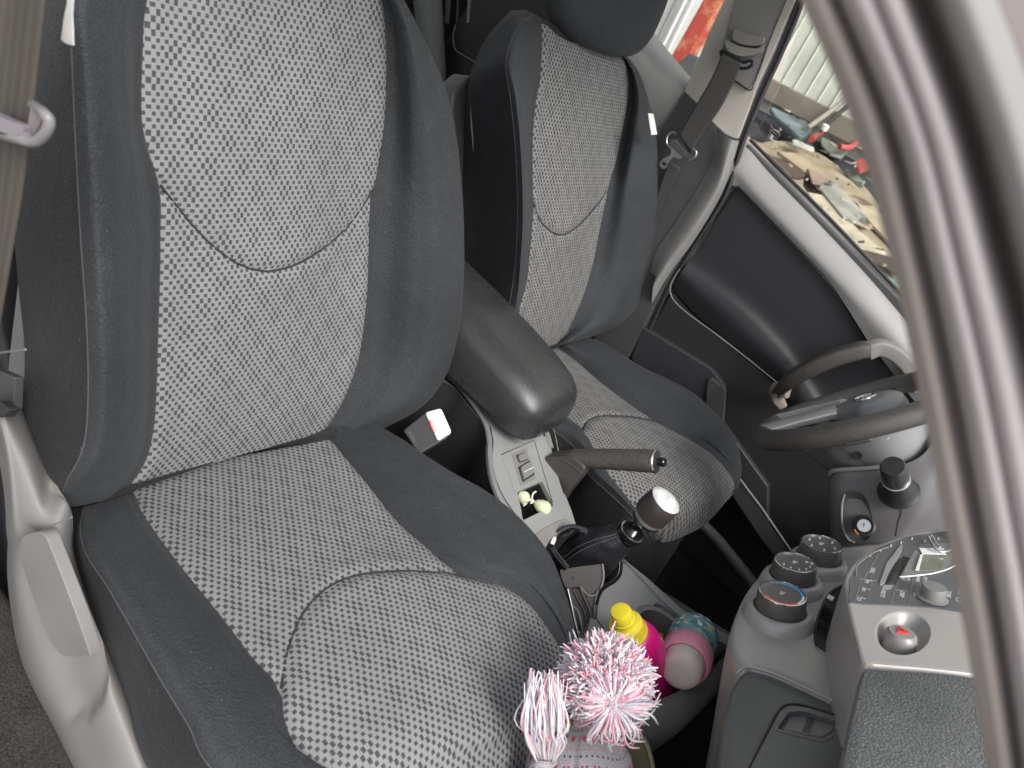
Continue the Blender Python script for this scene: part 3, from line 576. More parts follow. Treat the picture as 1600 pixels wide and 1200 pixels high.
for a0,a1,z1,z2 in ((.35,.75,.122,.140),(.55,.95,.105,.118),(.8,1.1,.128,.140)):   # white label patches on the shoulder
    n_=8; V=[];
    for i in range(n_+1):
        a=a0+(a1-a0)*i/n_
        for z in (z1,(z1+z2)/2,z2):
            zz=z*sc_; r=np.interp(z,[p[1] for p in pf],[p[0] for p in pf])*1.22+.0004; V.append(O+w_*zz+r*(math.cos(a)*u-math.sin(a)*v))
    mesh('label_print',V,gridfaces(n_+1,3),lab,bo)
BB=empty('baby_bottle',tuple(oy((1082,985),.02)),'teal patterned baby bottle with a pink ring and clear cap in the cup holder','baby bottle')
B1=oy((1085,992),.01); T1=oy((1066,1043),-.095); O,ax,Lb=frame2(B1,T1)
te=NT('teal_print'); n1=te.noise(45,3); n2=te.noise(90,1); c=te.mix(te.ramp(n1,.4,.62),(.10,.28,.31),(.26,.47,.48)); c=te.mix(te.ramp(n2,.62,.66),c,(.72,.56,.26)); c=te.mix(te.ramp(te.noise(140,0),.66,.69),c,(.75,.8,.78)); te.set(Base_Color=c,Roughness=.25)
pk_=simple('pink_ring',(.86,.33,.44),.35)
lathe('bottle_body',[(0,-.022),(.018,-.020),(.030,-.010),(.0355,.004),(.0365,.02),(.0355,.036),(.033,.05),(.031,Lb*.62),(.0,Lb*.62)],O,ax,te.m,BB,seg=48,angle=60)
lathe('screw_ring',[(.028,Lb*.55),(.0345,Lb*.56),(.0362,Lb*.60),(.0362,Lb*.80),(.0345,Lb*.86),(.0322,Lb*.90),(.030,Lb*.91),(.028,Lb*.86),(.0,Lb*.84)],O,ax,pk_,BB,seg=48,angle=60)
tr=NT('clear_cap'); tr.set(Base_Color=(.95,.84,.78),Roughness=.12,Transmission_Weight=.3,IOR=1.3)
lathe('clear_cap',[(.0285,Lb*.86),(.0285,Lb*.95),(.0275,Lb*1.06),(.0245,Lb*1.12),(.0180,Lb*1.145),(.008,Lb*1.15),(.0,Lb*1.15)],O,ax,tr.m,BB,seg=40,angle=60)
lathe('teat',[(.02,Lb*.86),(.016,Lb*.92),(.008,Lb*.98),(.006,Lb*1.06),(.0,Lb*1.08)],O,ax,simple('teat_silicone',(.62,.60,.56),.3),BB,seg=24,angle=60)
TY=empty('small_toy',tuple(oz((1024,1008),-.05)),'small orange and blue plastic toy wedged between the two bottles','toy')
c1=oz((1027,1001),-.02); c2=oz((1022,1018),-.02)
lathe('orange_part',[(0,-.012),(.009,-.010),(.012,0),(.009,.010),(0,.012)],c1,A(.3,.2,1),simple('orange_plastic',(.75,.16,.04),.4),TY,seg=16)
lathe('blue_part',[(0,-.014),(.010,-.011),(.0125,0),(.010,.011),(0,.014)],c2,A(.5,-.6,.6),simple('blue_plastic',(.05,.38,.70),.4),TY,seg=16)
# ---- bobble hat
yw,yp,yg=simple('white_yarn',(.86,.83,.85),.9,Sheen_Weight=.3),simple('pink_yarn',(.86,.46,.54),.9,Sheen_Weight=.3),simple('lilac_grey_yarn',(.68,.66,.74),.9,Sheen_Weight=.3)
def at_depth(p,t): w=RM.T@A((p[0]-800)/FPX,-(p[1]-600)/FPX,1); return CAM+w*t
HT=empty('bobble_hat',tuple(at_depth((910,1250),.82)),'pink and white knitted hat with a big fluffy pompom and a yarn tassel','hat')
Pc=at_depth((946,1066),.795); view=unit(CAM-Pc); bx,by,_=basis(view,tuple(RM[1])); bx,by=unit(RM[1]-view*(RM[1]@view)),unit(RM[0]-view*(RM[0]@view))
ys=[[[],[]],[[],[]],[[],[]]]
def strand(store,P,r,seg=5):
    V,Fs=tube('x',P,r,None,seg=seg,n=4,raw=True); k=len(store[0]); store[0].extend(V); store[1].extend([tuple(i+k for i in f) for f in Fs])
for i in range(2300):
    z=rng.uniform(-.35,1); ph=rng.uniform(0,2*math.pi); cl=np.round(np.array([z*3.5,ph*2.4]))+rng.normal(0,.22,2); z=float(np.clip(z*.45+.55*cl[0]/3.5,-.4,.99)); ph=ph*.4+.6*cl[1]/2.4; s=math.sqrt(1-z*z)
    d=unit(bx*math.sin(ph)*s*.86+by*math.cos(ph)*s+view*z*.85); L0=.048*rng.uniform(.82,1.04)*(1-.14*max(0,-(d@bx)))
    c=Pc-view*.010+rng.normal(0,.002,3); sag=rng.normal(0,.0045,3); col=rng.choice(3,p=[.46,.34,.20]); sw=unit(np.cross(d,view))*rng.normal(0,.004)
    strand(ys[col],[c+d*.004,c+d*L0*.45+sag*.6+sw,c+d*L0*.8+sag+sw*1.4,c+d*L0+sag*1.1+sw],[.0010,.0014,.0014,.0009],4)
knot=at_depth((958,1100),.795)+view*.030
for i in range(420):   # parted strands that sweep over the front from the tie
    ph=rng.uniform(0,2*math.pi); ph=ph*.4+.6*round(ph*1.7)/1.7+rng.normal(0,.06); d=unit(bx*math.sin(ph)+by*math.cos(ph)+view*rng.uniform(-.15,.55)); L0=.044*rng.uniform(.65,1.08)*(1 if math.sin(ph)>-.2 else .9)
    e=knot+d*L0-view*.020; col=rng.choice(3,p=[.5,.30,.20]); sag=rng.normal(0,.004,3); sw=unit(np.cross(d,view))*rng.normal(0,.005)
    strand(ys[col],[knot+rng.normal(0,.001,3),knot+d*L0*.4+view*.004+sag*.4+sw*.6,knot+d*L0*.75-view*.004+sag+sw,e+sag],[.0010,.0012,.0012,.0007],4)
lathe('pompom_core',[(0,-.030),(.020,-.028),(.036,-.005),(.036,.008),(.022,.028),(0,.030)],Pc-view*.010,view,yp,HT,seg=20,angle=None)
def emit(nm,ys,parent,**k):
    V=[];Fs=[];fm=[]
    for c,(v,f) in enumerate(ys): o=len(V); V+=v; Fs+=[tuple(i+o for i in q) for q in f]; fm+=[c]*len(f)
    return mesh(nm,V,Fs,None,parent,mats=[yw,yp,yg],fm=fm,**k)
for i in range(2600):
    z=rng.uniform(-.2,1); ph=rng.uniform(0,2*math.pi); s=math.sqrt(1-z*z); d=unit(bx*math.sin(ph)*s*.86+by*math.cos(ph)*s+view*z*.85); c=Pc-view*.010+d*rng.uniform(.030,.050); t_=unit(rng.normal(0,1,3)+d*.8)
    strand(ys[rng.choice(3,p=[.5,.3,.2])],[c,c+t_*.003+rng.normal(0,.0008,3),c+t_*.006+rng.normal(0,.001,3)],.00028,3)
emit('pompom',ys,HT)
ys=[[[],[]],[[],[]],[[],[]]]
q0,q1=at_depth((852,1188),.79),at_depth((853,1052),.755); sd_=unit(np.cross(q1-q0,view))
for i in range(190):
    a=rng.uniform(-1,1); b=rng.uniform(-1,1); s0=q0+sd_*a*.010+view*b*.008+rng.normal(0,.001,3); ln=rng.uniform(.78,1.03)
    e=q0+(q1-q0)*ln+sd_*(a*.0135-.002)+view*b*.012+rng.normal(0,.002,3); m_=(s0+e)/2+sd_*a*.010+view*(.010+b*.006)+rng.normal(0,.0015,3)
    sw=sd_*rng.normal(0,.003); strand(ys[rng.choice(3,p=[.5,.3,.2])],[s0,(s0+m_)/2+sw,m_-sw,e+sw],[.0009,.0010,.0010,.0006],4)
for i in range(40):
    a=rng.uniform(-1,1); s0=q0+sd_*a*.010+rng.normal(0,.002,3); e=at_depth((rng.uniform(812,840),rng.uniform(1215,1260)),.80); strand(ys[rng.choice(3)],[s0,(s0+e)/2+view*.006,e],.0013)
emit('tassel',ys,HT)
kn=NT('fairisle_knit'); s=kn.n('ShaderNodeSeparateXYZ'); kn.l(kn.uv(),s.inputs[0]); cw=.0023
us=kn.math('DIVIDE',s.outputs[0],cw); vs_=kn.math('DIVIDE',s.outputs[1],cw); cu=kn.math('FLOOR',us); cv=kn.math('FLOOR',vs_)
def inr(x,a,b): return kn.math('MULTIPLY',kn.math('GREATER_THAN',x,a-.5),kn.math('LESS_THAN',x,b+.5))
m7=kn.math('FLOORED_MODULO',cu,6.0); mrow=kn.math('FLOORED_MODULO',cv,14.0)
h1=kn.math('MULTIPLY',inr(mrow,3,4),inr(m7,1,3)); h2=kn.math('MULTIPLY',inr(mrow,2,2),inr(m7,2,2)); h3=kn.math('MULTIPLY',inr(mrow,5,5),kn.math('ADD',inr(m7,1,1),inr(m7,3,3)))
hh=kn.math('MINIMUM',kn.math('ADD',kn.math('ADD',h1,h2),h3),1.0)
dots=kn.math('MULTIPLY',inr(mrow,9,9),inr(kn.math('FLOORED_MODULO',cu,3.0),0,0)); mot=kn.math('MULTIPLY',inr(mrow,12,12),inr(kn.math('FLOORED_MODULO',cu,2.0),0,0))
fuv=kn.math('ABSOLUTE',kn.math('SUBTRACT',kn.math('FRACT',us),.5)); fvv=kn.math('ABSOLUTE',kn.math('SUBTRACT',kn.math('FRACT',kn.math('ADD',vs_,fuv)),.5))
c=kn.mix(kn.noise(300,2),(.66,.63,.68),(.84,.80,.82)); c=kn.mix(hh,c,(.78,.10,.16)); c=kn.mix(dots,c,(.10,.10,.13)); c=kn.mix(mot,c,(.85,.50,.50))
kn.set(Base_Color=c,Roughness=.95,Sheen_Weight=.3,Normal=kn.bump(kn.math('ADD',fuv,fvv),.9,.0015))
O=at_depth((906,1205),.85); axh=unit(at_depth((914,1085),.86)-O); u,v,w_=basis(axh,tuple(view)); Hh=.082; V=[];UV=[]; nr_,ns_=26,64
for i in range(nr_):
    t=i/(nr_-1)
    for j in range(ns_):
        a=2*math.pi*j/ns_; r=.064*(max(0,1-(t)**3.2))**.5*(1+.03*math.sin(3*a+1)); z=-.03+t*Hh
        V.append(O+w_*z+r*(math.cos(a)*u*.75+math.sin(a)*v*1.0)); UV.append((.058*a,.3-.0015*math.sin(5*a)-((Hh*(1-t))**2+(r*.9)**2)**.5 if t>.5 else .3-.0015*math.sin(5*a)-((Hh*(1-t))**2+(r*.9)**2)**.5))
mesh('knitted_crown',V,gridfaces(nr_,ns_,cv=True),kn.m,HT,uv=UV)
V=[];UV=[]; O2=at_depth((820,1240),.80); 
for i in range(14):
    for j in range(24):
        a=2*math.pi*j/24; t=i/13; c_=O2+(q0-O2)*t; r=.022*(1-.5*t); V.append(c_+r*(math.cos(a)*sd_+math.sin(a)*view)); UV.append((.022*a,.07*t+.02))
mesh('ear_flap',V,gridfaces(14,24,cv=True),kn.m,HT,uv=UV)
OL=empty('olive_pouch',tuple(at_depth((1005,1250),.86)),'olive green fabric pouch edge tucked beside the knitted hat','pouch')
olm=plastic('olive_fabric',(.10,.085,.04),.8,400,.5)
q=[at_depth(p,t) for p,t in (((975,1150),.85),((990,1146),.85),((1006,1155),.85),((1016,1180),.85),((1022,1215),.85),((1024,1260),.85),((975,1260),.85))]
plate('pouch_body',curve_outline(q,3),view,.03,olm,OL,.006)
tube('pouch_hem',[p+view*.002 for p in q[:6]],.0025,simple('olive_hem',(.22,.20,.12),.8),OL,seg=8)
lathe('wooden_bead',[(0,-.008),(.006,-.006),(.008,0),(.006,.006),(0,.008)],at_depth((884,1128),.81),view,simple('bead_wood',(.40,.22,.10),.5),None,seg=16)
bpy.data.objects['wooden_bead'].select_get(); tag(bpy.data.objects['wooden_bead'],'small brown wooden bead between the pompom and the tassel','bead')
#@SEATTRIM
# grey plastic side cover of the near seat with its lift lever
inner=[(20,600,.0),(62,700,.0),(90,760,-.016),(112,800,-.014),(116,862,0),(139,952,0),(169,1020,0),(202,1095,0),(246,1202,0),(300,1320,0)]
def ly(pts,y): return [oy((p[0],p[1]),y+(p[2] if len(p)>2 else 0)) for p in pts]
SVa=ly(inner,-.60); 
SVb=ly([(16,610),(55,700),(78,765),(104,792),(110,862),(136,952),(166,1020),(198,1093),(241,1202),(294,1320)],-.622)
SVc=ly([(10,630),(40,710),(62,790),(80,830),(92,890),(118,965),(145,1035),(176,1105),(218,1202),(270,1320)],-.640)
SVd=ly([(2,640),(20,712),(30,790),(38,850),(52,910),(74,975),(100,1045),(132,1115),(172,1202),(225,1320)],-.650)
SVe=ly([(-6,650),(8,712),(16,785),(19,885),(25,948),(37,1018),(58,1070),(90,1133),(121,1202),(170,1320)],-.650)
SVf=ly([(-14,660),(-2,716),(8,790),(10,890),(17,955),(30,1025),(50,1080),(82,1142),(112,1210),(160,1330)],-.62)
G=np.array([SVa,SVb,SVc,SVd,SVe,SVf]); G=hermite(hermite(G,6,axis=0),6,axis=1)
q=(G.reshape(-1,3)-CAM)@RM.T; X=np.stack([800+FPX*q[:,0]/q[:,2],600-FPX*q[:,1]/q[:,2]],1)
poly=np.array([(20,850),(40,830),(80,840),(110,910),(150,1010),(160,1060),(150,1098),(130,1122),(108,1122),(85,1080),(60,1000),(35,930)],float)
def inpoly(X,P):
    r=np.zeros(len(X),bool); n=len(P)
    for i in range(n):
        a,b=P[i],P[(i+1)%n]; c=((a[1]>X[:,1])!=(b[1]>X[:,1]))&(X[:,0]<(b[0]-a[0])*(X[:,1]-a[1])/(b[1]-a[1]+1e-9)+a[0]); r^=c
    return r
def pdist(X,P): 
    P3=np.c_[P,np.zeros(len(P))]; return pline_dist(np.c_[X,np.zeros(len(X))],np.vstack([P3,P3[:1]]))
G=hermite(hermite(np.array([SVa,SVb,SVc,SVd,SVe,SVf]),14,axis=0),14,axis=1); q=(G.reshape(-1,3)-CAM)@RM.T; X=np.stack([800+FPX*q[:,0]/q[:,2],600-FPX*q[:,1]/q[:,2]],1)
s_=np.where(inpoly(X,poly),1,-1)*pdist(X,poly); dep=1/(1+np.exp(-s_/6.0)); G=(G.reshape(-1,3)+A(0,.014,0)*dep[:,None]).reshape(G.shape)
sc=mesh('side_cover',G.reshape(-1,3),gridfaces(*G.shape[:2]),M['grey'],S1)
lev=curve_outline(ly([(32,850),(36,838),(58,831),(70,836),(80,858),(106,925),(139,1018),(132,1024),(106,1026),(88,1016),(70,985),(49,926),(34,880)],-.660),4)
plate('lift_lever',lev,A(0,-1,.12),.012,M['grey'],S1,.004)
q=ly([(66,828),(95,815),(112,808)],-.648); tube('cover_joint',q,.0008,M['greyd'],S1,seg=6,n=2)
# back shell edge visible behind the near backrest
q=ly([(14,560),(30,420),(36,330),(46,250),(56,250),(60,400),(60,600),(52,690),(40,668),(22,655),(10,640)],-.575); 
plate('back_shell',curve_outline(q,4),A(0,-1,0),.05,M['greyd'],S1,.012)
tg=ly([(107,-20),(116,-20),(113,20),(115,71),(104,69),(95,62),(99,30),(104,5)],-.66); 
plate('label_tag',tg,A(.5,-1,.2),.001,M['white'],S1,.0003)
# far seat trims
pf=lambda d:(lambda pts:[on(p,FF.O+FF.n*d,FF.n) for p in pts])
q=pf(-.09)([(735,440),(722,430),(717,350),(711,250),(706,190),(709,150),(722,132),(745,122),(760,200),(760,300),(755,440)]); plate('back_shell',curve_outline(q,3),FF.n,.04,M['char'],S2,.006)
tube('shell_edge',pf(-.06)([(762,92),(747,118),(739,150),(737,185),(740,225),(744,280),(744,340),(741,395),(735,445)]),.0022,M['cons'],S2,seg=8)
tg=pf(.085)([(1013,177),(1021,178),(1027,210),(1018,211)]); plate('label_tag',tg,FF.n,.001,M['white'],S2,.0003)
# headrest
hc=on((962,-6),FF.O+FF.n*.015,FF.n); hn=unit(FF.n+A(0,-.05,-.25)); hu=unit(FF.b-hn*(FF.b@hn)); ha=np.cross(hu,hn); V=[]
nu_,nv_=40,24
for i in range(nv_+1):
    ph=-math.pi/2+math.pi*i/nv_
    for j in range(nu_):
        a=2*math.pi*j/nu_; sg=lambda x,e: math.copysign(abs(x)**e,x)
        x=.128*sg(math.cos(ph),.55)*sg(math.cos(a),.62); z=.100*sg(math.sin(ph),.75); d=.052*sg(math.cos(ph),.6)*sg(math.sin(a),.75)
        V.append(hc+ha*x*1.32+hu*z*.94+hn*(d-.012*(x/.128)**2))
hr=mesh('headrest',V,gridfaces(nv_+1,nu_,cv=True),M['fab'],S2,sub=1)
hs_=[hc+hu*-.10+ha*s*.06 for s in(-1,1)]
for h in hs_: tube('headrest_post',[h-hu*.09-hn*.01,h+hu*.03-hn*.01],.006,M['chrome'],S2,seg=12,n=1)
# near headrest, above the frame
hc=FN.w(A(0,.76,.0)); V=[]
for i in range(nv_+1):
    ph=-math.pi/2+math.pi*i/nv_
    for j in range(nu_):
        a=2*math.pi*j/nu_; x=.128*sg(math.cos(ph),.55)*sg(math.cos(a),.62); z=.095*sg(math.sin(ph),.75); d=.052*sg(math.cos(ph),.6)*sg(math.sin(a),.75)
        V.append(hc+FN.a*x+FN.b*z+FN.n*d)
mesh('headrest',V,gridfaces(nv_+1,nu_,cv=True),M['fab'],S1)
#@FLOOR
def blockw(name,lo,hi,mat,parent=None,bevel=.01,**k):
    lo,hi=A(*lo),A(*hi); return block(name,(lo+hi)/2,((1,0,0),(0,1,0),(0,0,1)),hi-lo,mat,parent,bevel,**k)
tag(blockw('floor',(-1.6,-.72,-.42),(1.5,.78,-.36),M['carpetb'],bevel=.02),kind='structure')
tag(blockw('door_sill',(-.6,-.86,-.40),(1.4,-.70,-.30),M['carpet'],bevel=.02),'dark worn carpeted sill beside the grey side cover of the near seat','sill')
tag(blockw('body_side',(-1.8,.80,-.6),(1.6,.86,.10),M['blk']),'black lower body side behind the far door and its sill','body panel')
nearc=plate('floor_carpet',[A(-.8,-.84,-.18),A(1.2,-.84,-.18),A(1.2,-.60,-.19),A(-.8,-.60,-.19)],A(0,0,1),.06,M['carpet'],None,.01); tag(nearc,kind='structure')
tag(blockw('firewall',(1.35,-.72,-.4),(1.45,.78,.35),M['carpetb']),'black carpeted bulkhead at the end of the footwells','bulkhead')
RB=empty('rear_bench',(-.95,0,-.3),'black rear bench seat half hidden behind the two front seats','rear seat')
blockw('seat_cushion',(-1.2,-.6,-.25),(-.62,.62,-.02),M['carpetb'],RB,.05); block('backrest',(-1.25,0,.22),((1,0,-.3),(0,1,0),(.3,0,1)),(.14,1.22,.6),M['carpetb'],RB,.05)
# sill edge line and carpet ridge in the far footwell
tube('floor_tunnel_ridge',[oz(p,-.17) for p in [(1075,800),(1115,838),(1150,880),(1190,930),(1230,985)]],.014,M['char'],None,seg=16); tag(bpy.data.objects['floor_tunnel_ridge'],'soft grey ridge crossing the dark footwell in front of the far seat','trim piece')
fs=empty('footwell_sill',tuple(oy((1190,810),.64)),'dark far sill trim with a thin pale edge beside the far seat','sill')
q=ly([(1148,742),(1245,880),(1262,905),(1240,905),(1190,845),(1140,770)],.60); plate('sill_trim',q,A(0,-1,.6),.03,M['char'],fs,.004)
tube('sill_edge',[p+A(0,-.002,.002) for p in ly([(1151,743),(1190,795),(1240,868)],.60)],.0025,M['greyd'],fs,seg=8,n=1)
#@DOOR
DD=empty('driver_door',(.5,.72,-.1),'far front door with silver upper trim, black insert and grey pull handle','car door')
plate('door_panel',ly([(1168,224),(1430,492),(1700,760),(1700,1000),(1250,880),(1130,740),(990,560),(1050,450),(1075,405),(1120,300)],.705),A(0,-1,0),.06,M['char'],DD,.004)
# lower door recess, darker
tr0=ly([(1150,232),(1170,222),(1215,268),(1290,343),(1370,428),(1430,492),(1520,590),(1640,720)],.725)
tr1=ly([(1150,236),(1167,226),(1210,272),(1284,347),(1362,430),(1420,496),(1508,594),(1625,722)],.713)
tr2=ly([(1147,245),(1162,236),(1200,280),(1272,355),(1347,436),(1402,500),(1490,602),(1605,730)],.695)
tr3=ly([(1140,262),(1150,262),(1187,305),(1255,378),(1328,456),(1380,515),(1465,620),(1580,745)],.678)
tr4=ly([(1130,290),(1150,292),(1170,310),(1240,383),(1300,450),(1356,530),(1440,640),(1560,770)],.684)
G=hermite(hermite(np.array([tr0,tr1,tr2,tr3,tr4]),5,axis=0),6,axis=1); mesh('upper_trim',G.reshape(-1,3),gridfaces(*G.shape[:2]),M['silver'],DD)
plate('rear_border',curve_outline(ly([(1140,250),(1152,290),(1140,300),(1110,350),(1082,405),(1070,414),(1060,410),(1085,368),(1112,310)],.69),3),A(0,-1,0),.02,M['greyd'],DD,.003)
# insert rolls out into the elbow ledge, then tucks under
x_=[(1152,296),(1200,340),(1250,393),(1300,448),(1355,535),(1430,640)]
i0_=ly(x_,.692)
i1_=ly([(1104,365),(1149,401),(1199,446),(1249,496),(1298,556),(1360,643)],.691)
i2_=ly([(1078,405),(1115,431),(1163,468),(1208,511),(1253,565),(1310,652)],.688)
i3_=ly([(1070,418),(1105,445),(1150,480),(1195,522),(1238,572),(1290,655)],.676)
i4_=ly([(1062,428),(1092,458),(1135,495),(1180,538),(1224,583),(1275,665)],.672)
i5_=ly([(1053,445),(1078,478),(1120,515),(1165,555),(1210,596),(1262,680)],.682)
G=hermite(hermite(np.array([i0_,i1_,i2_,i3_,i4_,i5_]),6,axis=0),6,axis=1); mesh('door_insert',G.reshape(-1,3),gridfaces(*G.shape[:2]),plastic('black_insert_vinyl',(.016,.016,.019),.55,600,.25,dust=.1),DD)
tube('insert_gap',ly([(1083,400),(1110,352),(1135,305),(1150,292),(1162,299),(1200,338),(1250,390),(1300,445),(1356,532)],.6815),.0022,M['blk'],DD,seg=8)
tube('pocket_edge',ly([(1062,421),(1053,434),(1047,450),(1052,468),(1075,490),(1120,523),(1165,558),(1212,596)],.668),.0014,M['greyd'],DD,seg=8)
plate('lower_panel',ly([(1050,455),(1080,490),(1212,600),(1300,700),(1300,900),(1250,880),(1180,800),(990,560),(1012,520)],.69),A(0,-1,0),.02,M['blk'],DD,.003)
plate('speaker_panel',ly([(1003,510),(1110,575),(1133,603),(1128,660),(1200,760),(1200,820),(1100,720),(985,560)],.672),A(0,-1,0),.02,plastic('speaker_black',(.030,.030,.034),.55,200,.4),DD,.004)
plate('map_pocket_edge',curve_outline(ly([(1106,592),(1124,600),(1133,608),(1132,640),(1127,665),(1114,655),(1103,640)],.665),3),A(0,-1,0),.01,M['char'],DD,.004)
# pull handle
hp=[(1216,612),(1232,596),(1262,577),(1300,560),(1340,548),(1358,546)]
hy=[.640,.612,.600,.600,.606,.612]
tube('handle_grip',[oy(p,y) for p,y in zip(hp,hy)],[.014,.019,.021,.021,.020,.019],hbm.m,DD,seg=20,prof=rprof(.75,1,.4,4))
tube('handle_end',[oy(p,y) for p,y in (((1356,548),.612),((1375,543),.62),((1398,552),.635),((1420,574),.655),((1436,606),.69))],[.0175,.016,.015,.0145,.014],M['grey'],DD,seg=20,prof=rprof(.7,1,.35,4))
tube('handle_end',[oy(p,y) for p,y in (((1232,612),.628),((1217,608),.636),((1212,618),.65),((1222,632),.665))],[.014,.016,.016,.014],plastic('tan_handle_end',(.34,.29,.25),.45,900,.1),DD,seg=20,prof=rprof(.7,1,.35,4))
# weatherstrip and pane
tube('weatherstrip',ly([(1172,218),(1216,262),(1292,337),(1372,421),(1432,484),(1530,588)],.737),.0035,M['blk'],DD,seg=8)
gl=NT('window_glass'); gl.b.inputs['Base Color'].default_value=(1,1,1,1); tr_=gl.n('ShaderNodeBsdfTransparent'); tr_.inputs[0].default_value=(.93,.96,.94,1); gg=gl.n('ShaderNodeBsdfGlossy'); gg.inputs['Roughness'].default_value=.02; mx=gl.n('ShaderNodeMixShader'); fr_=gl.n('ShaderNodeFresnel'); fr_.inputs[0].default_value=1.45
gl.l(gl.ramp(fr_.outputs[0],0,1,0,.6),mx.inputs[0]); gl.l(tr_.outputs[0],mx.inputs[1]); gl.l(gg.outputs[0],mx.inputs[2]); gl.l(mx.outputs[0],gl.t.nodes['Material Output'].inputs[0])
GY=.745
pane=plate('window_pane',ly([(1178,216),(1435,480),(1560,620),(1500,-60),(1290,-60),(1262,0),(1216,139)],GY),A(0,-1,0),.004,gl.m,DD,None)
# etched approval marks on the glass
V=[];Fs=[]; o0=oy((1205,212),GY-.003); ex=unit(oy((1212,219),GY-.003)-o0); ez=A(0,0,1); r3=random.Random(5)
ez=unit(oy((1212,204),GY-.003)-o0)
for r_ in range(6):
    x=-.013+.002*r_; 
    while x<.012+.001*r_:
        wdt=r3.choice((.0012,.002,.0032)); b=o0+ex*x+ez*(.012-.0048*r_); k=len(V); hgt=.0014
        V+=[b,b+ex*wdt,b+ex*wdt+ez*hgt,b+ez*hgt]; Fs.append((k,k+1,k+2,k+3)); x+=wdt+.0012
mesh('etched_marks',V,Fs,simple('etched_white',(.30,.29,.27),.6),pane,smooth=False)
#@PILLAR
BP=empty('door_pillar',(-.05,.68,.1),'far centre door pillar, light grey above and dark grey below','pillar trim')
up=ly([(1150,-40),(1132,0),(1106,54),(1091,93),(1078,121),(1069,143),(1087,160),(1108,185),(1121,198),(1134,210),(1152,218),(1169,173),(1184,130),(1208,80),(1236,13),(1262,-40)],.675)
plate('upper_trim',roundpoly(up,.006,3),A(0,-1,0),.05,plastic('pale_lit_pillar_trim',(.43,.41,.37),.5,800,.1),BP,.008)  # pale trim, base colour raised further to stand in for window light
plate('height_slot',roundpoly(ly([(1160,-40),(1141,30),(1128,80),(1145,123),(1171,141),(1188,104),(1200,65),(1226,0),(1243,-40)],.667),.006,3),A(0,-1,0),.012,M['greyd'],BP,.0025)
tube('slot_outline',ly([(1145,123),(1171,141),(1178,130),(1190,100),(1203,62),(1228,0),(1244,-40)],.666),.0014,M['blk'],BP,seg=6)  # plain dark line along the edge of the slot plate
lo=ly([(1069,143),(1087,160),(1108,185),(1121,198),(1134,210),(1152,218),(1142,250),(1122,300),(1092,350),(1062,398),(1030,455),(984,555),(955,600),(900,600),(940,500),(985,380),(1010,280),(1035,200)],.670)
plate('lower_trim',roundpoly(lo,.005,3),A(0,-1,0),.05,M['char'],BP,.006)
# raised pillar flank in paler grey, painting in its highlight ridge
g0=ly([(1121,200),(1118,232),(1108,262),(1080,310),(1052,352),(1025,392),(1015,425)],.668)
g1=ly([(1134,212),(1128,242),(1119,275),(1092,322),(1064,364),(1042,398),(1024,432)],.650)
g2=ly([(1146,219),(1137,250),(1124,292),(1098,338),(1071,378),(1046,412),(1020,452)],.648)
g3=ly([(1155,220),(1145,254),(1130,298),(1104,345),(1076,388),(1050,422),(1018,476)],.672)
G=hermite(hermite(np.array([g0,g1,g2,g3]),6,axis=0),5,axis=1); mesh('flank_trim',G.reshape(-1,3),gridfaces(*G.shape[:2]),M['greyd'],BP)
for off,w_m,col in ((0,.0052,'greyd'),(7,.0045,'char'),(13,.005,'blk')):
    tube('door_seal',ly([(1244+off,-40),(1241+off,0),(1213+off*.9,75),(1188+off*.8,132),(1172+off*.7,172),(1155+off*.6,218),(1142+off*.6,258),(1126+off*.6,305),(1095+off*.6,356),(1066+off*.6,402),(1035+off*.6,455),(990+off*.6,552)],.690-.004*(off/7)),w_m,M[col],BP,seg=10)
AD=[((1172,-20),(1155,30),.000),]
c1=ly([(1147,44),(1160,50),(1180,56),(1194,57),(1193,66),(1182,72),(1160,70),(1144,62)],.645); plate('height_adjuster',curve_outline(c1,4),A(.2,-1,.1),.03,M['grey'],BP,.004)
c1=ly([(1133,62),(1145,68),(1165,74),(1185,75),(1193,70),(1190,80),(1172,87),(1152,87),(1136,78)],.635); plate('guide_cover',curve_outline(c1,4),A(.2,-1,.1),.03,plastic('olive_grey_plastic',(.22,.215,.19),.4,800,.1),BP,.005)
SB=empty('seat_belt',tuple(oy((1075,235),.6)),'dark belt webbing hanging from the far pillar with a steel tongue','seat belt')
web=NT('belt_webbing'); s=web.n('ShaderNodeSeparateXYZ'); web.l(web.uv(),s.inputs[0]); rib=web.math('SINE',web.math('MULTIPLY',s.outputs[0],150)); 
web.set(Base_Color=web.mix(web.ramp(rib,-1,1),(.030,.028,.026),(.062,.057,.052)),Roughness=.6,Normal=web.bump(rib,.5,.0006))
def ribbon(name,cl,cr,mat,parent,th=.0014):
    cl=hermite(np.array(cl),6); cr=hermite(np.array(cr),6); n=len(cl); K=12; V=[];UV=[]
    for i in range(n):
        for k in range(K+1): V.append(cl[i]+(cr[i]-cl[i])*k/K); UV.append((k/K,i*.02))
    o=mesh(name,V,gridfaces(n,K+1),mat,parent,uv=UV); m=o.modifiers.new('t','SOLIDIFY'); m.thickness=th; m.offset=0; return o
ribbon('webbing',ly([(1129,84),(1112,122),(1093,155),(1075,186),(1061,212)],.628),ly([(1160,98),(1144,135),(1124,172),(1100,205),(1078,240)],.628),web.m,SB)
ribbon('webbing',ly([(1046,250),(1034,285),(1022,322),(1008,370)],.655),ly([(1064,262),(1050,290),(1036,318),(1015,372)],.655),web.m,SB)
tube('belt_guide',ly([(1128,88),(1127,80),(1140,85),(1160,97),(1172,95),(1176,100),(1168,106),(1156,107)],.630),.0032,M['gloss'],SB,seg=10)
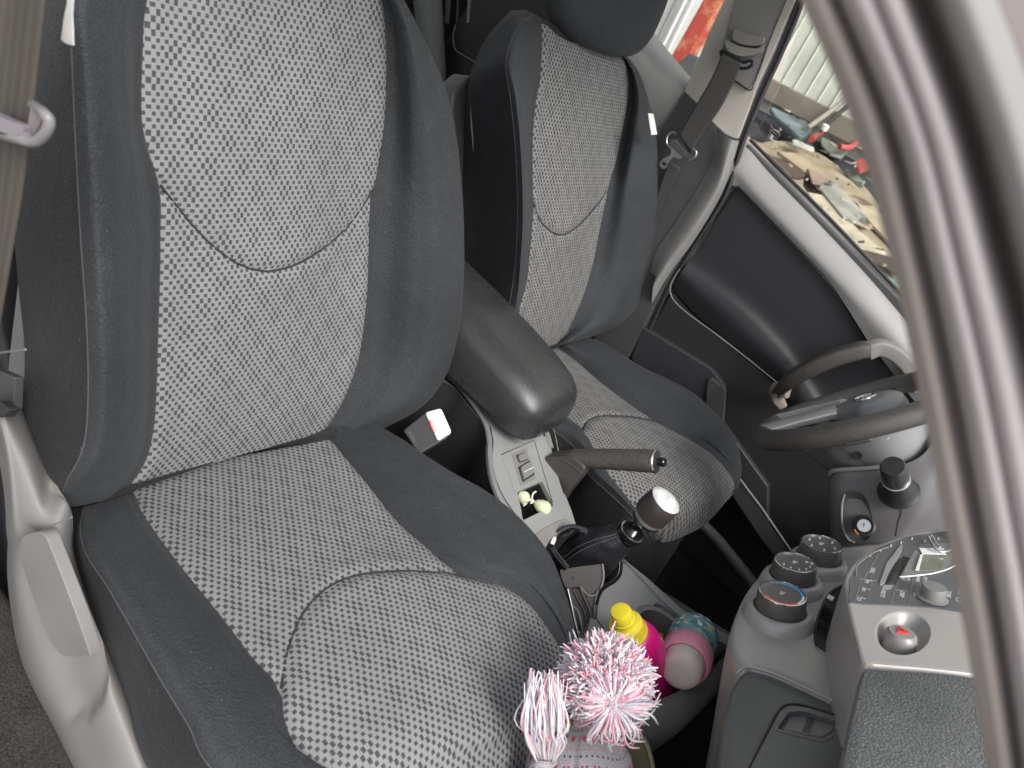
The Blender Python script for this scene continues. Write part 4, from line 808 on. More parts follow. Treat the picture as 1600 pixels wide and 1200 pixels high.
plate('tongue_cover',curve_outline(ly([(1045,224),(1050,217),(1057,220),(1066,232),(1076,240),(1083,242),(1084,247),(1078,250),(1066,247),(1054,240)],.622),3),A(0,-1,0),.008,M['char'],SB,.002)
tube('tongue_frame',ly([(1056,209),(1050,207),(1043,213),(1042,224),(1048,232)],.622),.0022,M['steel'],SB,seg=10)
tube('tongue_frame',ly([(1083,232),(1088,238),(1085,246),(1076,251)],.622),.0022,M['steel'],SB,seg=10)
tgp=plate('steel_tongue',curve_outline(ly([(1049,231),(1056,238),(1066,246),(1060,248),(1052,246),(1045,253),(1040,263),(1033,262),(1030,256),(1036,248),(1044,244),(1048,240)],.620),3),A(.1,-1,.1),.0025,M['steel'],SB,.0006)
plate('tongue_slot',ly([(1036,252),(1042,255),(1040,260),(1034,257)],.6185),A(0,-1,0),.001,M['blk'],tgp,None)
#@REARDOOR
RD=empty('rear_door',(-.5,.72,.2),'far rear door with pale silver window ledge beyond the far seat','car door')
q0=ly([(1000,30),(1028,60),(1053,90),(1079,121)],.73); q1=ly([(990,46),(1016,76),(1044,106),(1074,134)],.69); q2=ly([(975,70),(1000,105),(1030,135),(1066,158)],.68); q3=ly([(960,130),(985,160),(1010,190),(1040,215)],.69);q4=ly([(950,200),(975,220),(1000,260),(1020,270)],.70)
G=hermite(hermite(np.array([q0,q1,q2,q3,q4]),5,axis=0),5,axis=1); mesh('window_ledge',G.reshape(-1,3),gridfaces(*G.shape[:2]),plastic('brightened_ledge_trim',(.40,.395,.38),.36,1500,.03,metal=.2),RD)  # ledge colour lifted to make up for the roof's shade
plate('door_panel',ly([(600,-300),(760,-160),(990,30),(1060,140),(1060,500),(560,500)],.71),A(0,-1,0),.05,M['carpetb'],RD,.004)
plate('armrest_pocket',roundpoly(ly([(711,37),(770,83),(800,110),(780,130),(752,102),(712,76),(707,60)],.655),.008,4),A(0,-1,0),.045,M['blk'],RD,.006)
tube('pocket_piping',ly([(712,38),(708,55),(709,70),(714,80),(732,91),(754,104)],.653),.0016,M['greyd'],RD,seg=8)
plate('dark_trim',ly([(672,90),(700,60),(710,40),(760,-40),(900,-40),(900,140),(720,140),(700,180),(672,160)],.66),A(0,-1,0),.01,M['blk'],RD,.003)
for x0,wd,mt in ((694,5,'greyd'),(711,3,'char'),(728,4,'greyd')): plate('door_edge',ly([(x0+6,-60),(x0+6+wd,-60),(x0+wd,36),(x0,36)],.655),A(0,-1,0),.01,M[mt],RD,.002)
olv=plastic('olive_grey_trim',(.15,.16,.14),.6,300,.1); tube('quarter_trim',ly([(665,-60),(668,0),(672,40),(680,120),(690,240)],.60),[.036,.034,.032,.026,.012],olv,RD,seg=20)  # plain olive-grey trim colour
tube('child_bar',ly([(700,215),(712,300),(716,420)],.5),.02,M['char'],RD,seg=16)
tag(bpy.data.objects['child_bar']); bpy.data.objects['child_bar'].name='rear_pocket_roll'
#@NEARBELT
NB=empty('seat_belt',tuple(oy((30,200),-.68)),'worn brown-grey belt webbing with a plastic guide at the near seat edge','seat belt')
web2=NT('worn_webbing'); s=web2.n('ShaderNodeSeparateXYZ'); web2.l(web2.uv(),s.inputs[0]); rib=web2.math('SINE',web2.math('MULTIPLY',s.outputs[0],60)); st=web2.noise(3,3,web2.uv())
web2.set(Base_Color=web2.mix(web2.ramp(web2.math('ADD',web2.math('MULTIPLY',rib,.10),st),.3,.8),(.045,.038,.032),(.09,.078,.066)),Roughness=.55,Normal=web2.bump(rib,.4,.0008))
ribbon('webbing',ly([(-60,-60),(-70,100),(-80,250),(-90,400),(-100,560)],-.685),ly([(78,-60),(60,100),(38,280),(18,400),(-4,530)],-.685),web2.m,NB)
gd=ly([(-30,172),(0,183),(24,192),(37,196),(34,208),(40,215),(24,213),(0,206),(-30,200)],-.70)
plate('guide_bar',curve_outline(gd,3),A(0,-1,.1),.010,plastic('smoky_plastic',(.22,.20,.22),.3,500,.1),NB,.003)
tube('guide_loop',ly([(10,145,.04),(38,157,.035),(57,168,.010),(70,178),(77,190),(72,206),(60,219),(48,222),(30,218),(0,211,.01),(-30,205,.03)],-.70),.0034,plastic('guide_grey',(.20,.19,.195),.25,500,.05),NB,seg=14)
plate('guide_insert',ly([(47,166),(62,176),(68,182),(58,200),(50,212),(40,208)],-.695),A(0,-1,0),.003,plastic('guide_brown',(.2,.17,.17),.35,500,.05),NB,.001)
tube('belt_line',ly([(-5,552),(8,550),(40,546)],-.66),.001,M['grey'],NB,seg=6); 
plate('anchor_plate',ly([(-40,575),(0,580),(22,590),(20,640),(0,655),(-40,660)],-.64),A(0,-1,.2),.01,M['char'],NB,.002)
plate('anchor_bolt',ly([(-40,625),(0,628),(14,640),(8,652),(-40,655)],-.66),A(0,-1,.2),.01,M['blk'],NB,.002)
NP=tag(plate('near_pillar_trim',ly([(-400,-200),(-20,-200),(10,250),(-10,500),(30,660),(5,760),(14,900),(30,1010),(-400,1300)],-.56),A(0,-1,0),.05,M['blk'],None,.01),'black inner trim behind the worn belt at the left edge','pillar trim')
#@FRAME
DF=empty('door_frame',(.5,-.74,.3),'blurred mauve-grey front door pillar with ribbed rubber seals close to the lens','door frame')
rows=[-420,-100,0,200,400,600,800,1000,1300,1600]
E_={'a':[1050,1212,1260,1343,1398,1441,1480,1517,1566,1605],'b':[1085,1245,1285,1367,1419,1463,1503,1543,1588,1625],'c':[1110,1275,1318,1402,1454,1499,1538,1574,1616,1650],
 'd':[1130,1300,1343,1424,1475,1521,1560,1596,1638,1672],'e':[1160,1328,1372,1446,1497,1543,1582,1617,1658,1690],'f':[1180,1350,1392,1466,1519,1567,1606,1640,1680,1712],'g':[1195,1370,1412,1487,1543,1596,1636,1670,1708,1738],
 'h':[1225,1400,1440,1513,1568,1622,1664,1698,1734,1764],'i':[1250,1430,1470,1540,1594,1648,1692,1724,1760,1790],'j':[1275,1462,1505,1575,1630,1686,1728,1760,1794,1820],'k':[1300,1500,1548,1622,1680,1736,1778,1808,1840,1866],'l':[1340,1550,1600,1680,1740,1790,1830,1860,1890,1915]}
def band(name,keys,ys_,mat,n=8):
    G=np.array([[oy((x,y),yy) for x,y in zip(E_[k],rows)] for k,yy in zip(keys,ys_)]); G=hermite(hermite(G,n,axis=0),6,axis=1)
    o=mesh(name,G.reshape(-1,3),gridfaces(*G.shape[:2]),mat,DF); m=o.modifiers.new('t','SOLIDIFY'); m.thickness=.003; m.offset=0; return o
ru=plastic('mauve_rubber_seal',(.345,.315,.318),.8,90,.3,spec=.2); dk=plastic('dark_seal_groove',(.19,.165,.158),.8,90,.3,spec=.15); tn=plastic('tan_grey_seal_lip',(.35,.305,.28),.85,90,.3,spec=.2); wh=plastic('pale_painted_frame',(.27,.262,.258),.65,60,.2,spec=.3)
band('seal_lip',['a','b'],[-.712,-.722],tn); band('seal_groove',['b','c'],[-.718,-.712],dk)
band('rubber_seal',['c','d','e','f','g'],[-.715,-.726,-.7225,-.727,-.717],ru); band('frame_channel',['g','h','i'],[-.716,-.708,-.716],dk); band('painted_frame',['i','j','k'],[-.716,-.730,-.722],wh); band('outer_channel',['k','l'],[-.722,-.712],dk)
#@DASH
DB=empty('dashboard',(.8,0,.1),'silver-grey dashboard centre with three round knobs, radio and grained pad','dashboard')
Nf=unit((-.5,0,.866)); fbv=A(.866,0,.5); D0=A(.6,-.03,.19)
pd=lambda h:(lambda pts:[on(p,D0+Nf*h,Nf) for p in pts])
fas=pd(0)([(1139,1000),(1142,975),(1153,945),(1167,918),(1185,897),(1210,880),(1232,860),(1262,846),(1310,850),(1400,850),(1400,960),(1380,1080),(1352,1125),(1336,1113),(1290,1092),(1250,1073),(1205,1053),(1172,1044),(1158,1048),(1146,1030)])
fo=hermite(np.array(fas),4,closed=True); cen=fo.mean(0); rim=[fo+(cen-fo)*s-Nf*h for s,h in ((.10,0),(.045,.002),(.015,.008),(0,.020),(-.01,.05),(-.02,.22))]
V=np.vstack(rim); n=len(fo); Fs=gridfaces(6,n,cv=True)+[tuple(range(n))]; mesh('fascia',V,Fs,M['dash'],DB,angle=70)
# knobs with raised collars
kd=plastic('knob_side_grey',(.13,.122,.118),.4,600,.08,metal=.2); kt=simple('knob_face',(.05,.05,.052),.25)
KN=[((1218,953),.030,'temp'),((1238,903),.0285,'air'),((1279,873),.0285,'fan')]
for (p,r,kind) in KN:
    c=pd(.012)([p])[0]; axk=Nf
    lathe('knob_collar',[(r*1.5,-.016),(r*1.42,-.008),(r*1.3,.0005),(r*1.15,.004),(r*1.04,.003),(r*1.02,-.004)],c,axk,M['dash'],DB,seg=56,angle=70)
    k=lathe('knob',[(r*.98,-.004),(r,.002),(r*.975,.020),(r*.95,.023)],c,axk,kd,DB,seg=56)
    lathe('knob_ring',[(r*.95,.0222),(r*.94,.0245),(r*.90,.0247),(r*.885,.0232),(r*.885,.0222)],c,axk,M['chrome'],k,seg=56)
    lathe('knob_face',[(r*.885,.0226),(r*.35,.0228),(r*.30,.0222),(0,.022)],c,axk,kt,k,seg=48)
    u=A(0,-1,0)-Nf*(Nf@A(0,-1,0)); u=unit(u); v=unit(np.cross(Nf,u)); O=c+axk*.0235   # u: towards the near side, v
    def arc(nm,a0,a1,r0,mat,w=.0016):
        P=[O+(u*math.cos(a)+v*math.sin(a))*r0 for a in np.linspace(a0,a1,24)]; tube(nm,P,w,mat,k,seg=6,n=1,prof=[(-1,-.15),(1,-.15),(1,.15),(-1,.15)],up=tuple(Nf))
    th=lambda px:0
    if kind=='temp':
        arc('blue_scale',math.radians(110),math.radians(215),r*.80,simple('blue_print',(.06,.35,.62),.4)); arc('white_scale',math.radians(60),math.radians(108),r*.80,M['white']); arc('red_scale',math.radians(-42),math.radians(58),r*.80,simple('red_print',(.75,.10,.08),.4))
    wt=simple('knob_print',(.62,.60,.56),.5)
    def glyph(O_,w,h):
        for q in range(3): tube('knob_symbol',[O_+u*(w*(q-1)*.5)-v*h*.5,O_+u*(w*(q-1)*.5)+v*h*(.5-.2*q)],.0007,wt,k,seg=5,n=1)
    glyph(O,.006,.006)
    if kind=='air':
        for q in range(5): a=math.radians(150-32*q-60); g=O+(u*math.cos(a)+v*math.sin(a))*r*.66; tube('knob_symbol',[g-u*.0016,g+u*.0016],.0013,wt,k,seg=6,n=1)
        for q in range(2): g=O+v*r*(.45+.22*q)-u*r*.35; tube('knob_symbol',[g-v*.002,g+v*.002],.0016,wt,k,seg=6,n=1)
    if kind=='fan':
        for q in range(6): a=math.radians(60*q+20); g=O+(u*math.cos(a)+v*math.sin(a))*r*.62; tube('knob_symbol',[g-u*.0022,g+u*.0022+v*.001],.0015,wt,k,seg=6,n=1)
# gloss black strip beside the radio pod
plate('gloss_strip',roundpoly(pd(.002)([(1345,905),(1308,915),(1290,935),(1277,965),(1274,1003),(1284,1014),(1345,1040)]),.006,4),Nf,.004,M['gloss'],DB,.001)
plate('strip_button',roundpoly(pd(.004)([(1295,928),(1304,933),(1301,938),(1291,933)]),.001),Nf,.002,M['white'],DB,.0004)
tube('strip_gap',pd(.003)([(1320,912),(1297,926),(1284,948),(1275,975),(1274,1002),(1285,1014),(1335,1034)]),.0012,M['blk'],DB,seg=6)
# radio pod
H=.09; pr_=pd(H)
podo=pr_([(1318,915),(1322,893),(1338,872),(1362,854),(1400,838),(1440,828),(1483,824),(1530,850),(1560,960),(1560,1062),(1530,1056),(1480,1050),(1440,1046),(1400,1043),(1365,1040),(1347,1041),(1336,1000),(1326,960)])
fo=hermite(np.array(podo),4,closed=True); cen=fo.mean(0); rim=[fo+(cen-fo)*s-Nf*h for s,h in ((.06,0),(.03,.0008),(.010,.004),(0,.012),(-.02,.03),(-.05,.06),(-.08,.11))]
from mathutils.geometry import tessellate_polygon
el=[(1411+44*math.cos(t),989+35*math.sin(t)) for t in np.linspace(0,2*math.pi,64,endpoint=False)]; hole_=np.array(pr_(el)); hcen=hole_.mean(0)
V=np.vstack(rim); n=len(fo); nb=len(V); rings=[hole_]+[hole_+(hcen-hole_)*s-Nf*h for s,h in ((.03,.0003),(.07,.0018),(.13,.006),(.22,.012),(.40,.018),(.65,.0205),(.97,.021))]
V=np.vstack([V]+rings); Fs=gridfaces(7,n,cv=True)+[tuple(6*n+i for i in range(n))]
tt=tessellate_polygon([[Vector(tuple(p)) for p in rim[0]],[Vector(tuple(p)) for p in hole_]]); Fs+=[tuple(len(V)+i for i in t) for t in tt]; V=np.vstack([V,rim[0],hole_])
Fs+=[tuple(nb+i for i in f) for f in gridfaces(8,64,cv=True)]+[tuple(nb+7*64+i for i in range(64))]
mesh('radio_pod',V,Fs,M['dash'],DB,angle=40)
rf=plastic('radio_face_grey',(.085,.09,.095),.42,700,.08)
RF=pd(H+.0015)
face=plate('radio_face',roundpoly(RF([(1326,940),(1328,905),(1346,876),(1372,856),(1420,838),(1482,829),(1560,860),(1560,966),(1516,957),(1460,949),(1400,945),(1350,943)]),.003,4),Nf,.004,rf,DB,.0012)
boolcut(face,[plate('cutter',roundpoly(pd(H+.01)([(1380,911),(1397,911),(1412,888),(1424,862),(1412,858),(1400,870),(1390,890)]),.002),Nf,.03,M['blk'],None,None,smooth=False)])
plate('slot_lining',pd(H-.0)([(1374,914),(1400,914),(1427,860),(1410,854)]),Nf,.001,M['blk'],face,None)
plate('disc_slot_lip',curve_outline(pd(H+.003)([(1374,912),(1380,895),(1386,878),(1396,866),(1404,854),(1410,850),(1408,862),(1398,878),(1388,895),(1382,910)]),3),Nf,.003,M['cons'],face,.0008)
dr=roundpoly(pd(H+.002)([(1409,900),(1418,880),(1428,861),(1440,850),(1470,848),(1505,850),(1506,872),(1490,885),(1460,895),(1430,899)]),.004,5); plate('display_bezel',dr,Nf,.003,M['grey'],face,.0008)
plate('display_window',roundpoly(pd(H+.0035)([(1433,891),(1441,866),(1477,866),(1470,891)]),.001),Nf,.001,simple('lcd_green_grey',(.20,.215,.17),.12),face,.0003)
plate('display_flap',pd(H+.004)([(1436,856),(1475,856),(1478,866),(1441,865)]),Nf,.0012,M['white'],face,.0004)
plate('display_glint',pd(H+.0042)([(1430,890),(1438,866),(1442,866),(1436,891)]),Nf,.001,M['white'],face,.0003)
tube('bezel_edge',[p-Nf*.0004 for p in pd(H+.003)([(1406,901),(1430,899),(1460,895),(1485,887),(1500,877)])],.0009,M['white'],face,seg=6)
tube('bezel_edge',[p for p in pd(H+.003)([(1338,900),(1339,885),(1350,874),(1368,862),(1388,855)])],.0008,M['grey'],face,seg=6)
wp=simple('radio_print',(.62,.62,.60),.6); RT=unit(pd(H)([(1370,900)])[0]-pd(H)([(1362,928)])[0]); 
yb=A(0,1,0)   # words read along the dashboard, from the near side outwards
def rtxt(body,p,s): text('radio_lettering',body,pd(H+.0017)([p])[0],A(0,1,0)*-1,fbv,s,wp,face,depth=.0001)
for b,p,s in (('DISC',(1363,892),.0065),('MUTE',(1379,928),.0065),('DISP',(1409,929),.0065),('AF',(1411,905),.006),('RPT',(1418,905),.006),('RAND',(1434,905),.0055),('PTY',(1445,905),.006),('1',(1360,908),.006),('2',(1355,921),.006),('3',(1349,935),.006),('TUNE',(1482,929),.0065),('FM',(1354,909),.006),('AM',(1349,921),.006),('CD',(1342,936),.006),('TEXT',(1429,929),.004),('WMA',(1498,925),.005),('CD',(1497,938),.008)): rtxt(b,p,s)
for a,b in (((1366,885),(1350,902)),((1346,904),(1335,941)),((1362,902),(1356,941)),((1391,945),(1403,905)),((1420,944),(1427,903)),((1341,904),(1370,908)),((1400,922),(1425,924)),((1372,868),(1350,902)),((1453,905),(1452,920))): tube('key_gap',pd(H+.0016)([a,b]),.0004,M['greyd'],face,seg=5,n=1)
for p in ((1376,860),(1392,853),(1408,848),(1360,868),(1425,842),(1445,846),(1455,838),(1466,842)): c_=pd(H+.0017)([p])[0]; tube('key_symbol',[c_-A(0,.003,0),c_+A(0,.003,0)],.0009,wp,face,seg=5,n=1)
c_=pd(H+.002)([(1456,934)])[0]; lathe('tune_knob',[(.0155,0),(.016,.0),(.0165,.001),(.0125,.0025),(.0125,.012),(.0115,.0145),(0,.015)],c_,Nf,M['greyd'],face,seg=40)
# hazard switch in its dished recess
hcn=pd(H)([(1416,990)])[0]
hz=lathe('hazard_switch',[(.0,-.021),(.0165,-.021),(.0155,-.004),(.0148,.001),(.0120,.004),(.0,.0042)],hcn-fbv*.004+A(0,-.006,0)*1,Nf,plastic('switch_mid_grey',(.26,.25,.24),.35,1500,.04,metal=.15,var=.05),DB,seg=40)
rdh=simple('hazard_red',(.8,.03,.03),.35); hc2=hcn-fbv*.004+A(0,-.006,0)+Nf*.0047
tri=[hc2+A(0,1,0)*a+fbv*b for a,b in ((-.006,-.0045),(.006,-.0045),(0,.006))]; tube('hazard_triangle',tri,.0008,rdh,hz,seg=6,n=1,closed=True)
tube('hazard_triangle',[hc2+(p-hc2)*.45 for p in tri],.0007,rdh,hz,seg=6,n=1,closed=True)
# grained pad and glovebox
pdo=pd(H+.006)([(1347,1041),(1400,1045),(1440,1047),(1490,1051),(1560,1062),(1640,1100),(1640,1400),(1290,1400),(1310,1200),(1328,1120)])
fo=hermite(np.array(roundpoly(pdo,.012,3)),2,closed=True); cen=fo.mean(0); rim=[fo+(cen-fo)*s-Nf*h for s,h in ((.06,0),(.03,.0012),(.010,.006),(0,.014),(-.0,.03),(-.0,.10))]
V=np.vstack(rim); n=len(fo); mesh('grained_pad',V,gridfaces(6,n,cv=True)+[tuple(range(n))],M['pad'],DB,angle=70)
gb=plastic('glovebox_grey',(.115,.118,.118),.36,900,.1)
q=pd(-.004)([(1158,1047),(1172,1043),(1205,1052),(1250,1072),(1290,1091),(1345,1118),(1400,1145),(1400,1400),(1105,1400),(1122,1200),(1126,1130),(1140,1075)])
fo=hermite(np.array(roundpoly(q,.01,3)),2,closed=True); cen=fo.mean(0); rim=[fo+(cen-fo)*s-Nf*h for s,h in ((.10,0),(.05,.0015),(.015,.006),(0,.018),(-.0,.05),(-.0,.16))]
V=np.vstack(rim); n=len(fo); gbx=mesh('glovebox',V,gridfaces(6,n,cv=True)+[tuple(range(n))],gb,DB,angle=70)
tube('fascia_edge',pd(.0008)([(1150,1052),(1160,1045),(1172,1042),(1205,1051),(1250,1071),(1290,1090),(1337,1112)]),.0016,M['dash'],DB,seg=8)
lid=roundpoly(pd(.003)([(1219,1110),(1234,1101),(1262,1105),(1336,1128),(1400,1150),(1400,1400),(1110,1400),(1172,1200)]),.006,5); lidp=plate('glovebox_lid',lid,Nf,.012,gb,DB,.002)
rc=roundpoly(pd(.03)([(1214,1139),(1233,1112),(1256,1111),(1313,1128),(1303,1146),(1288,1155),(1268,1152)]),.004,5)
rcq=roundpoly(pd(.02)([(1214,1139),(1233,1112),(1256,1111),(1313,1128),(1303,1146),(1288,1155),(1268,1152)]),.005,5)
cq=pd(.003)([(1214,1139),(1233,1112),(1256,1111),(1313,1128),(1303,1146),(1288,1155),(1268,1152)]); boolcut(lidp,[plate('cutter',roundpoly([p+Nf*.01 for p in cq],.005,5),Nf,.018,gb,None,None,smooth=False)])
plate('latch',roundpoly(pd(-.0035)([(1222,1139),(1238,1114),(1256,1113),(1308,1129),(1298,1143),(1286,1151),(1268,1149)]),.003,4),Nf,.003,M['greyd'],lidp,.001)
tube('latch_lip',pd(.0035)([(1213,1140),(1240,1147),(1268,1154),(1288,1157),(1302,1148)]),.001,M['grey'],lidp,seg=8)
tube('lid_gap',pd(.0005)([(1172,1200),(1197,1150),(1217,1112),(1234,1101),(1262,1104),(1336,1127)]),.0016,M['blk'],DB,seg=6)
c_=pd(-.002)([(1264,1128)])[0]
for k in range(4): text('embossed_mark','AIR BAG'[k:k+3] if False else '◦' ,c_,A(0,-1,0),fbv,.001,gb,lidp) if False else None
text('embossed_lettering','AIRBAG',c_,A(0,-1,0),fbv,.010,simple('embossed_grey_glovebox',(.075,.077,.077),.4),lidp,depth=.0003)
# silver bracket lying on the radio
BR=empty('wire_clip',tuple(pd(H+.004)([(1460,860)])[0]),'small bent silver clip resting on top of the radio display','clip')
tube('clip_wire',pd(H+.008)([(1450,838),(1456,850),(1464,860),(1478,862),(1492,856),(1505,848)]),.0016,M['chrome'],BR,seg=8)
tube('clip_wire',pd(H+.008)([(1457,838),(1462,848),(1469,855)]),.0014,M['chrome'],BR,seg=8)
plate('clip_pad',pd(H+.012)([(1484,825),(1495,823),(1497,834),(1486,834)]),Nf,.008,M['blk'],BR,.001)
# lower driver's side panel, ignition, column
LP=empty('steering_column',(.66,.25,.1),'grey steering column shroud with ignition lock and stubby black switch','steering column')
pan=plastic('column_grey_plastic',(.115,.11,.112),.45,800,.12,dust=.1); pal=plastic('column_pale_plastic',(.20,.205,.21),.42,800,.1)
def lofty(name,rows_,mat,parent,n=6,**k):
    G=np.array([[oy((x,y),yy) for x,y,yy in r] for r in rows_]); G=hermite(hermite(G,n,axis=0),n,axis=1); return mesh(name,G.reshape(-1,3),gridfaces(*G.shape[:2]),mat,parent,**k)
kp=lofty('lock_panel',[[(1296,738,.30),(1303,737,.24),(1350,733,.235),(1395,730,.235),(1440,712,.245),(1470,672,.27),(1492,640,.33)],
 [(1294,760,.30),(1301,762,.235),(1350,765,.228),(1400,765,.225),(1450,750,.235),(1480,720,.26),(1505,690,.33)],
 [(1295,800,.30),(1302,805,.232),(1350,808,.222),(1400,805,.22),(1445,800,.23),(1478,785,.27),(1505,770,.34)],
 [(1298,850,.30),(1304,850,.232),(1350,850,.222),(1398,846,.22),(1425,842,.235),(1470,835,.29),(1505,825,.34)],
 [(1298,900,.30),(1304,900,.232),(1350,900,.222),(1395,900,.22),(1420,900,.235),(1470,900,.29),(1505,900,.34)]],pan,LP)
tube('panel_lip',[oy(p,y) for p,y in (((1296,742),.25),((1304,735),.235),((1350,732),.229),((1396,728),.228))],.0035,M['cons'],LP,seg=10)
lofty('lock_recess',[[(1318,773,.224),(1330,768,.221),(1346,772,.2205),(1356,786,.221)],[(1315,800,.222),(1326,800,.233),(1345,800,.233),(1362,806,.22)],[(1318,826,.221),(1330,828,.230),(1346,826,.230),(1364,820,.218)],[(1326,842,.219),(1338,846,.217),(1352,845,.217),(1364,834,.217)]],M['char'],LP)
tube('recess_edge',[oy(p,.219) for p in [(1320,772),(1316,785),(1315,805),(1317,825),(1325,842),(1336,848)]],.0018,M['cons'],LP,seg=8)
kc=oy((1350,822),.214); kx=unit(CAM-kc+A(-.1,0,.1)); 
lathe('lock_bezel',[(.0,.0),(.016,.0),(.0165,.004),(.0135,.006),(.0130,.002),(0,.002)],kc,kx,M['blk'],LP,seg=36)
lathe('lock_cylinder',[(.0,.003),(.0105,.003),(.0105,.006),(.0095,.0075),(.0,.0075)],kc,kx,M['steel'],LP,seg=36); plate('key_slot',[kc+kx*.0079+RM[0]*a+RM[1]*b for a,b in ((-.0012,-.004),(.0012,-.004),(.0012,.004),(-.0012,.004))],kx,.0005,M['blk'],LP,None)
lo_=[kc+kx*.004+(RM[0]*math.cos(a)+RM[1]*math.sin(a))*.0155 for a in np.linspace(math.radians(200),math.radians(330),12)]; tube('amber_ring',lo_,.0011,simple('amber_ring',(.55,.20,.03),.4),LP,seg=6,n=1)
sb_=oy((1404,768),.222); st_=oy((1395,728),.165); ax=unit(st_-sb_); Ls=np.linalg.norm(st_-sb_)
lathe('switch_base',[(.0,-.002),(.028,-.002),(.029,.002),(.0265,.004),(.0235,.012),(.0195,Ls*.36),(.0170,Ls*.46),(.016,Ls*.48),(0,Ls*.48)],sb_,ax,M['blk'],LP,seg=40)
lathe('switch_knob',[(.0175,Ls*.45),(.0185,Ls*.50),(.0180,Ls*.80),(.0175,Ls*.94),(.0150,Ls*1.0),(.0,Ls*1.01)],sb_,ax,plastic('switch_black',(.03,.03,.032),.28,600,.1),LP,seg=40)
lathe('switch_ring',[(.0182,Ls*.47),(.0196,Ls*.48),(.0196,Ls*.51),(.0182,Ls*.52)],sb_,ax,M['steel'],LP,seg=40)
tube('panel_joint',[oy(p,.2195) for p in [(1407,788),(1409,800),(1403,818),(1400,838)]],.0006,M['blk'],LP,seg=5)
lofty('column_shroud',[[(1262,690,.34),(1282,690,.29),(1325,668,.27),(1385,646,.27),(1445,624,.30),(1480,612,.38)],
 [(1256,702,.33),(1284,704,.265),(1330,686,.242),(1388,668,.238),(1447,648,.27),(1480,636,.36)],
 [(1265,715,.33),(1300,724,.27),(1340,705,.24),(1395,690,.235),(1450,668,.27),(1478,650,.36)],
 [(1285,728,.34),(1312,734,.285),(1350,731,.255),(1405,727,.248),(1452,700,.275),(1478,672,.36)],
 [(1290,735,.36),(1318,738,.31),(1352,738,.275),(1405,734,.27),(1450,708,.30),(1476,680,.38)]],pal,LP)
lofty('shroud_lower',[[(1250,684,.34),(1262,700,.30),(1278,720,.27),(1300,735,.258)],[(1268,684,.32),(1282,696,.262),(1300,716,.248),(1335,735,.246)],[(1300,682,.26),(1312,696,.244),(1330,712,.240),(1362,732,.243)]],pan,LP)
lathe('shroud_screw_hole',[(0,0),(.006,0),(.006,.003),(.0045,.003),(.0045,.001),(0,.001)],oy((1341,711),.2395),A(0,-1,0),M['blk'],LP,seg=20)
tube('shroud_joint',[oy(p,y) for p,y in (((1330,690),.2375),((1345,692),.236),((1368,690),.2345),((1390,684),.2335))],.0012,M['white'],LP,seg=6)
tube('shroud_gap',[oy(p,y) for p,y in (((1300,735),.262),((1340,738),.247),((1400,733),.24),((1440,716),.262),((1474,678),.33))],.003,M['blk'],LP,seg=8)
WH=empty('steering_wheel',(.55,.37,.35),'dark leather steering wheel with silver lower spoke, partly behind the blurred pillar','steering wheel')
tl=math.radians(33); wax=unit((-math.cos(tl),.055,math.sin(tl))); wup=A(math.sin(tl),0,math.cos(tl)); wc=A(.540,.372,.345); wy=np.cross(wup,wax); wy=wy if wy[1]>0 else -wy
wl=leather('wheel_leather',(.075,.070,.064),.42,420,.4,dust=.2)
ring=[wc+.179*(math.cos(a)*wy+math.sin(a)*wup) for a in np.linspace(0,2*math.pi,72,endpoint=False)]; tube('rim',ring,.0190,wl,WH,seg=20,closed=True,n=1,prof=[(math.cos(t)*1.0,math.sin(t)*.92) for t in np.linspace(0,2*math.pi,20,endpoint=False)])
def wp_(u,v,h): return wc+wy*u+wup*v+wax*h
hub=[wp_(.068*math.cos(a)*(1.15 if math.sin(a)>0 else .95),.062*math.sin(a)-.006,.008) for a in np.linspace(0,2*math.pi,40,endpoint=False)]
fo=np.array(hub); cen=fo.mean(0); rim=[fo+(cen-fo)*s-wax*h for s,h in ((.5,-.008),(.22,-.006),(.07,0),(0,.012),(-.02,.05))]
V=np.vstack(rim); n=len(fo); mesh('airbag_cover',V,gridfaces(5,n,cv=True)+[tuple(range(n))],plastic('hub_grey',(.16,.165,.17),.38,800,.1),WH,angle=70)
for s in(-1,1): plate('side_spoke',[wp_(s*.06,.03,-.004),wp_(s*.175,.022,-.004),wp_(s*.175,-.02,-.004),wp_(s*.06,-.03,-.004)],wax,.02,M['char'],WH,.005)
for s in(-1,1): tube('lower_spoke',[wp_(s*.035,-.045,.010),wp_(s*.045,-.10,.010),wp_(s*.055,-.168,.008)],[.016,.013,.014],simple('bright_spoke_silver',(.62,.61,.59),.25,Metallic=.6),WH,seg=14,prof=rprof(1,.5,.3,3))
ov=[wp_(.024*math.cos(a),.017*math.sin(a)-.004,.0175) for a in np.linspace(0,2*math.pi,36,endpoint=False)]; em=tube('emblem',ov,.0018,M['chrome'],WH,seg=8,closed=True,n=1)
tube('emblem_ring',[wp_(.010*math.cos(a),.016*math.sin(a)-.004,.0178) for a in np.linspace(0,2*math.pi,30,endpoint=False)],.0014,M['chrome'],em,seg=8,closed=True,n=1)
tube('emblem_ring',[wp_(.020*math.cos(a),.007*math.sin(a)+.004,.0178) for a in np.linspace(0,2*math.pi,30,endpoint=False)],.0014,M['chrome'],em,seg=8,closed=True,n=1)
# far end of the dashboard behind the wheel
IB=empty('instrument_panel',(.85,.4,.3),'grey instrument side of the dashboard behind the steering wheel','dashboard')
block('panel_body',(1.02,.30,.22),((.85,0,.5),(0,1,0),(-.5,0,.85)),(.42,.88,.26),M['dash'],IB,.05)
block('near_body',(1.05,-.45,.12),((.85,0,.5),(0,1,0),(-.5,0,.85)),(.50,.62,.30),M['blk'],IB,.05)
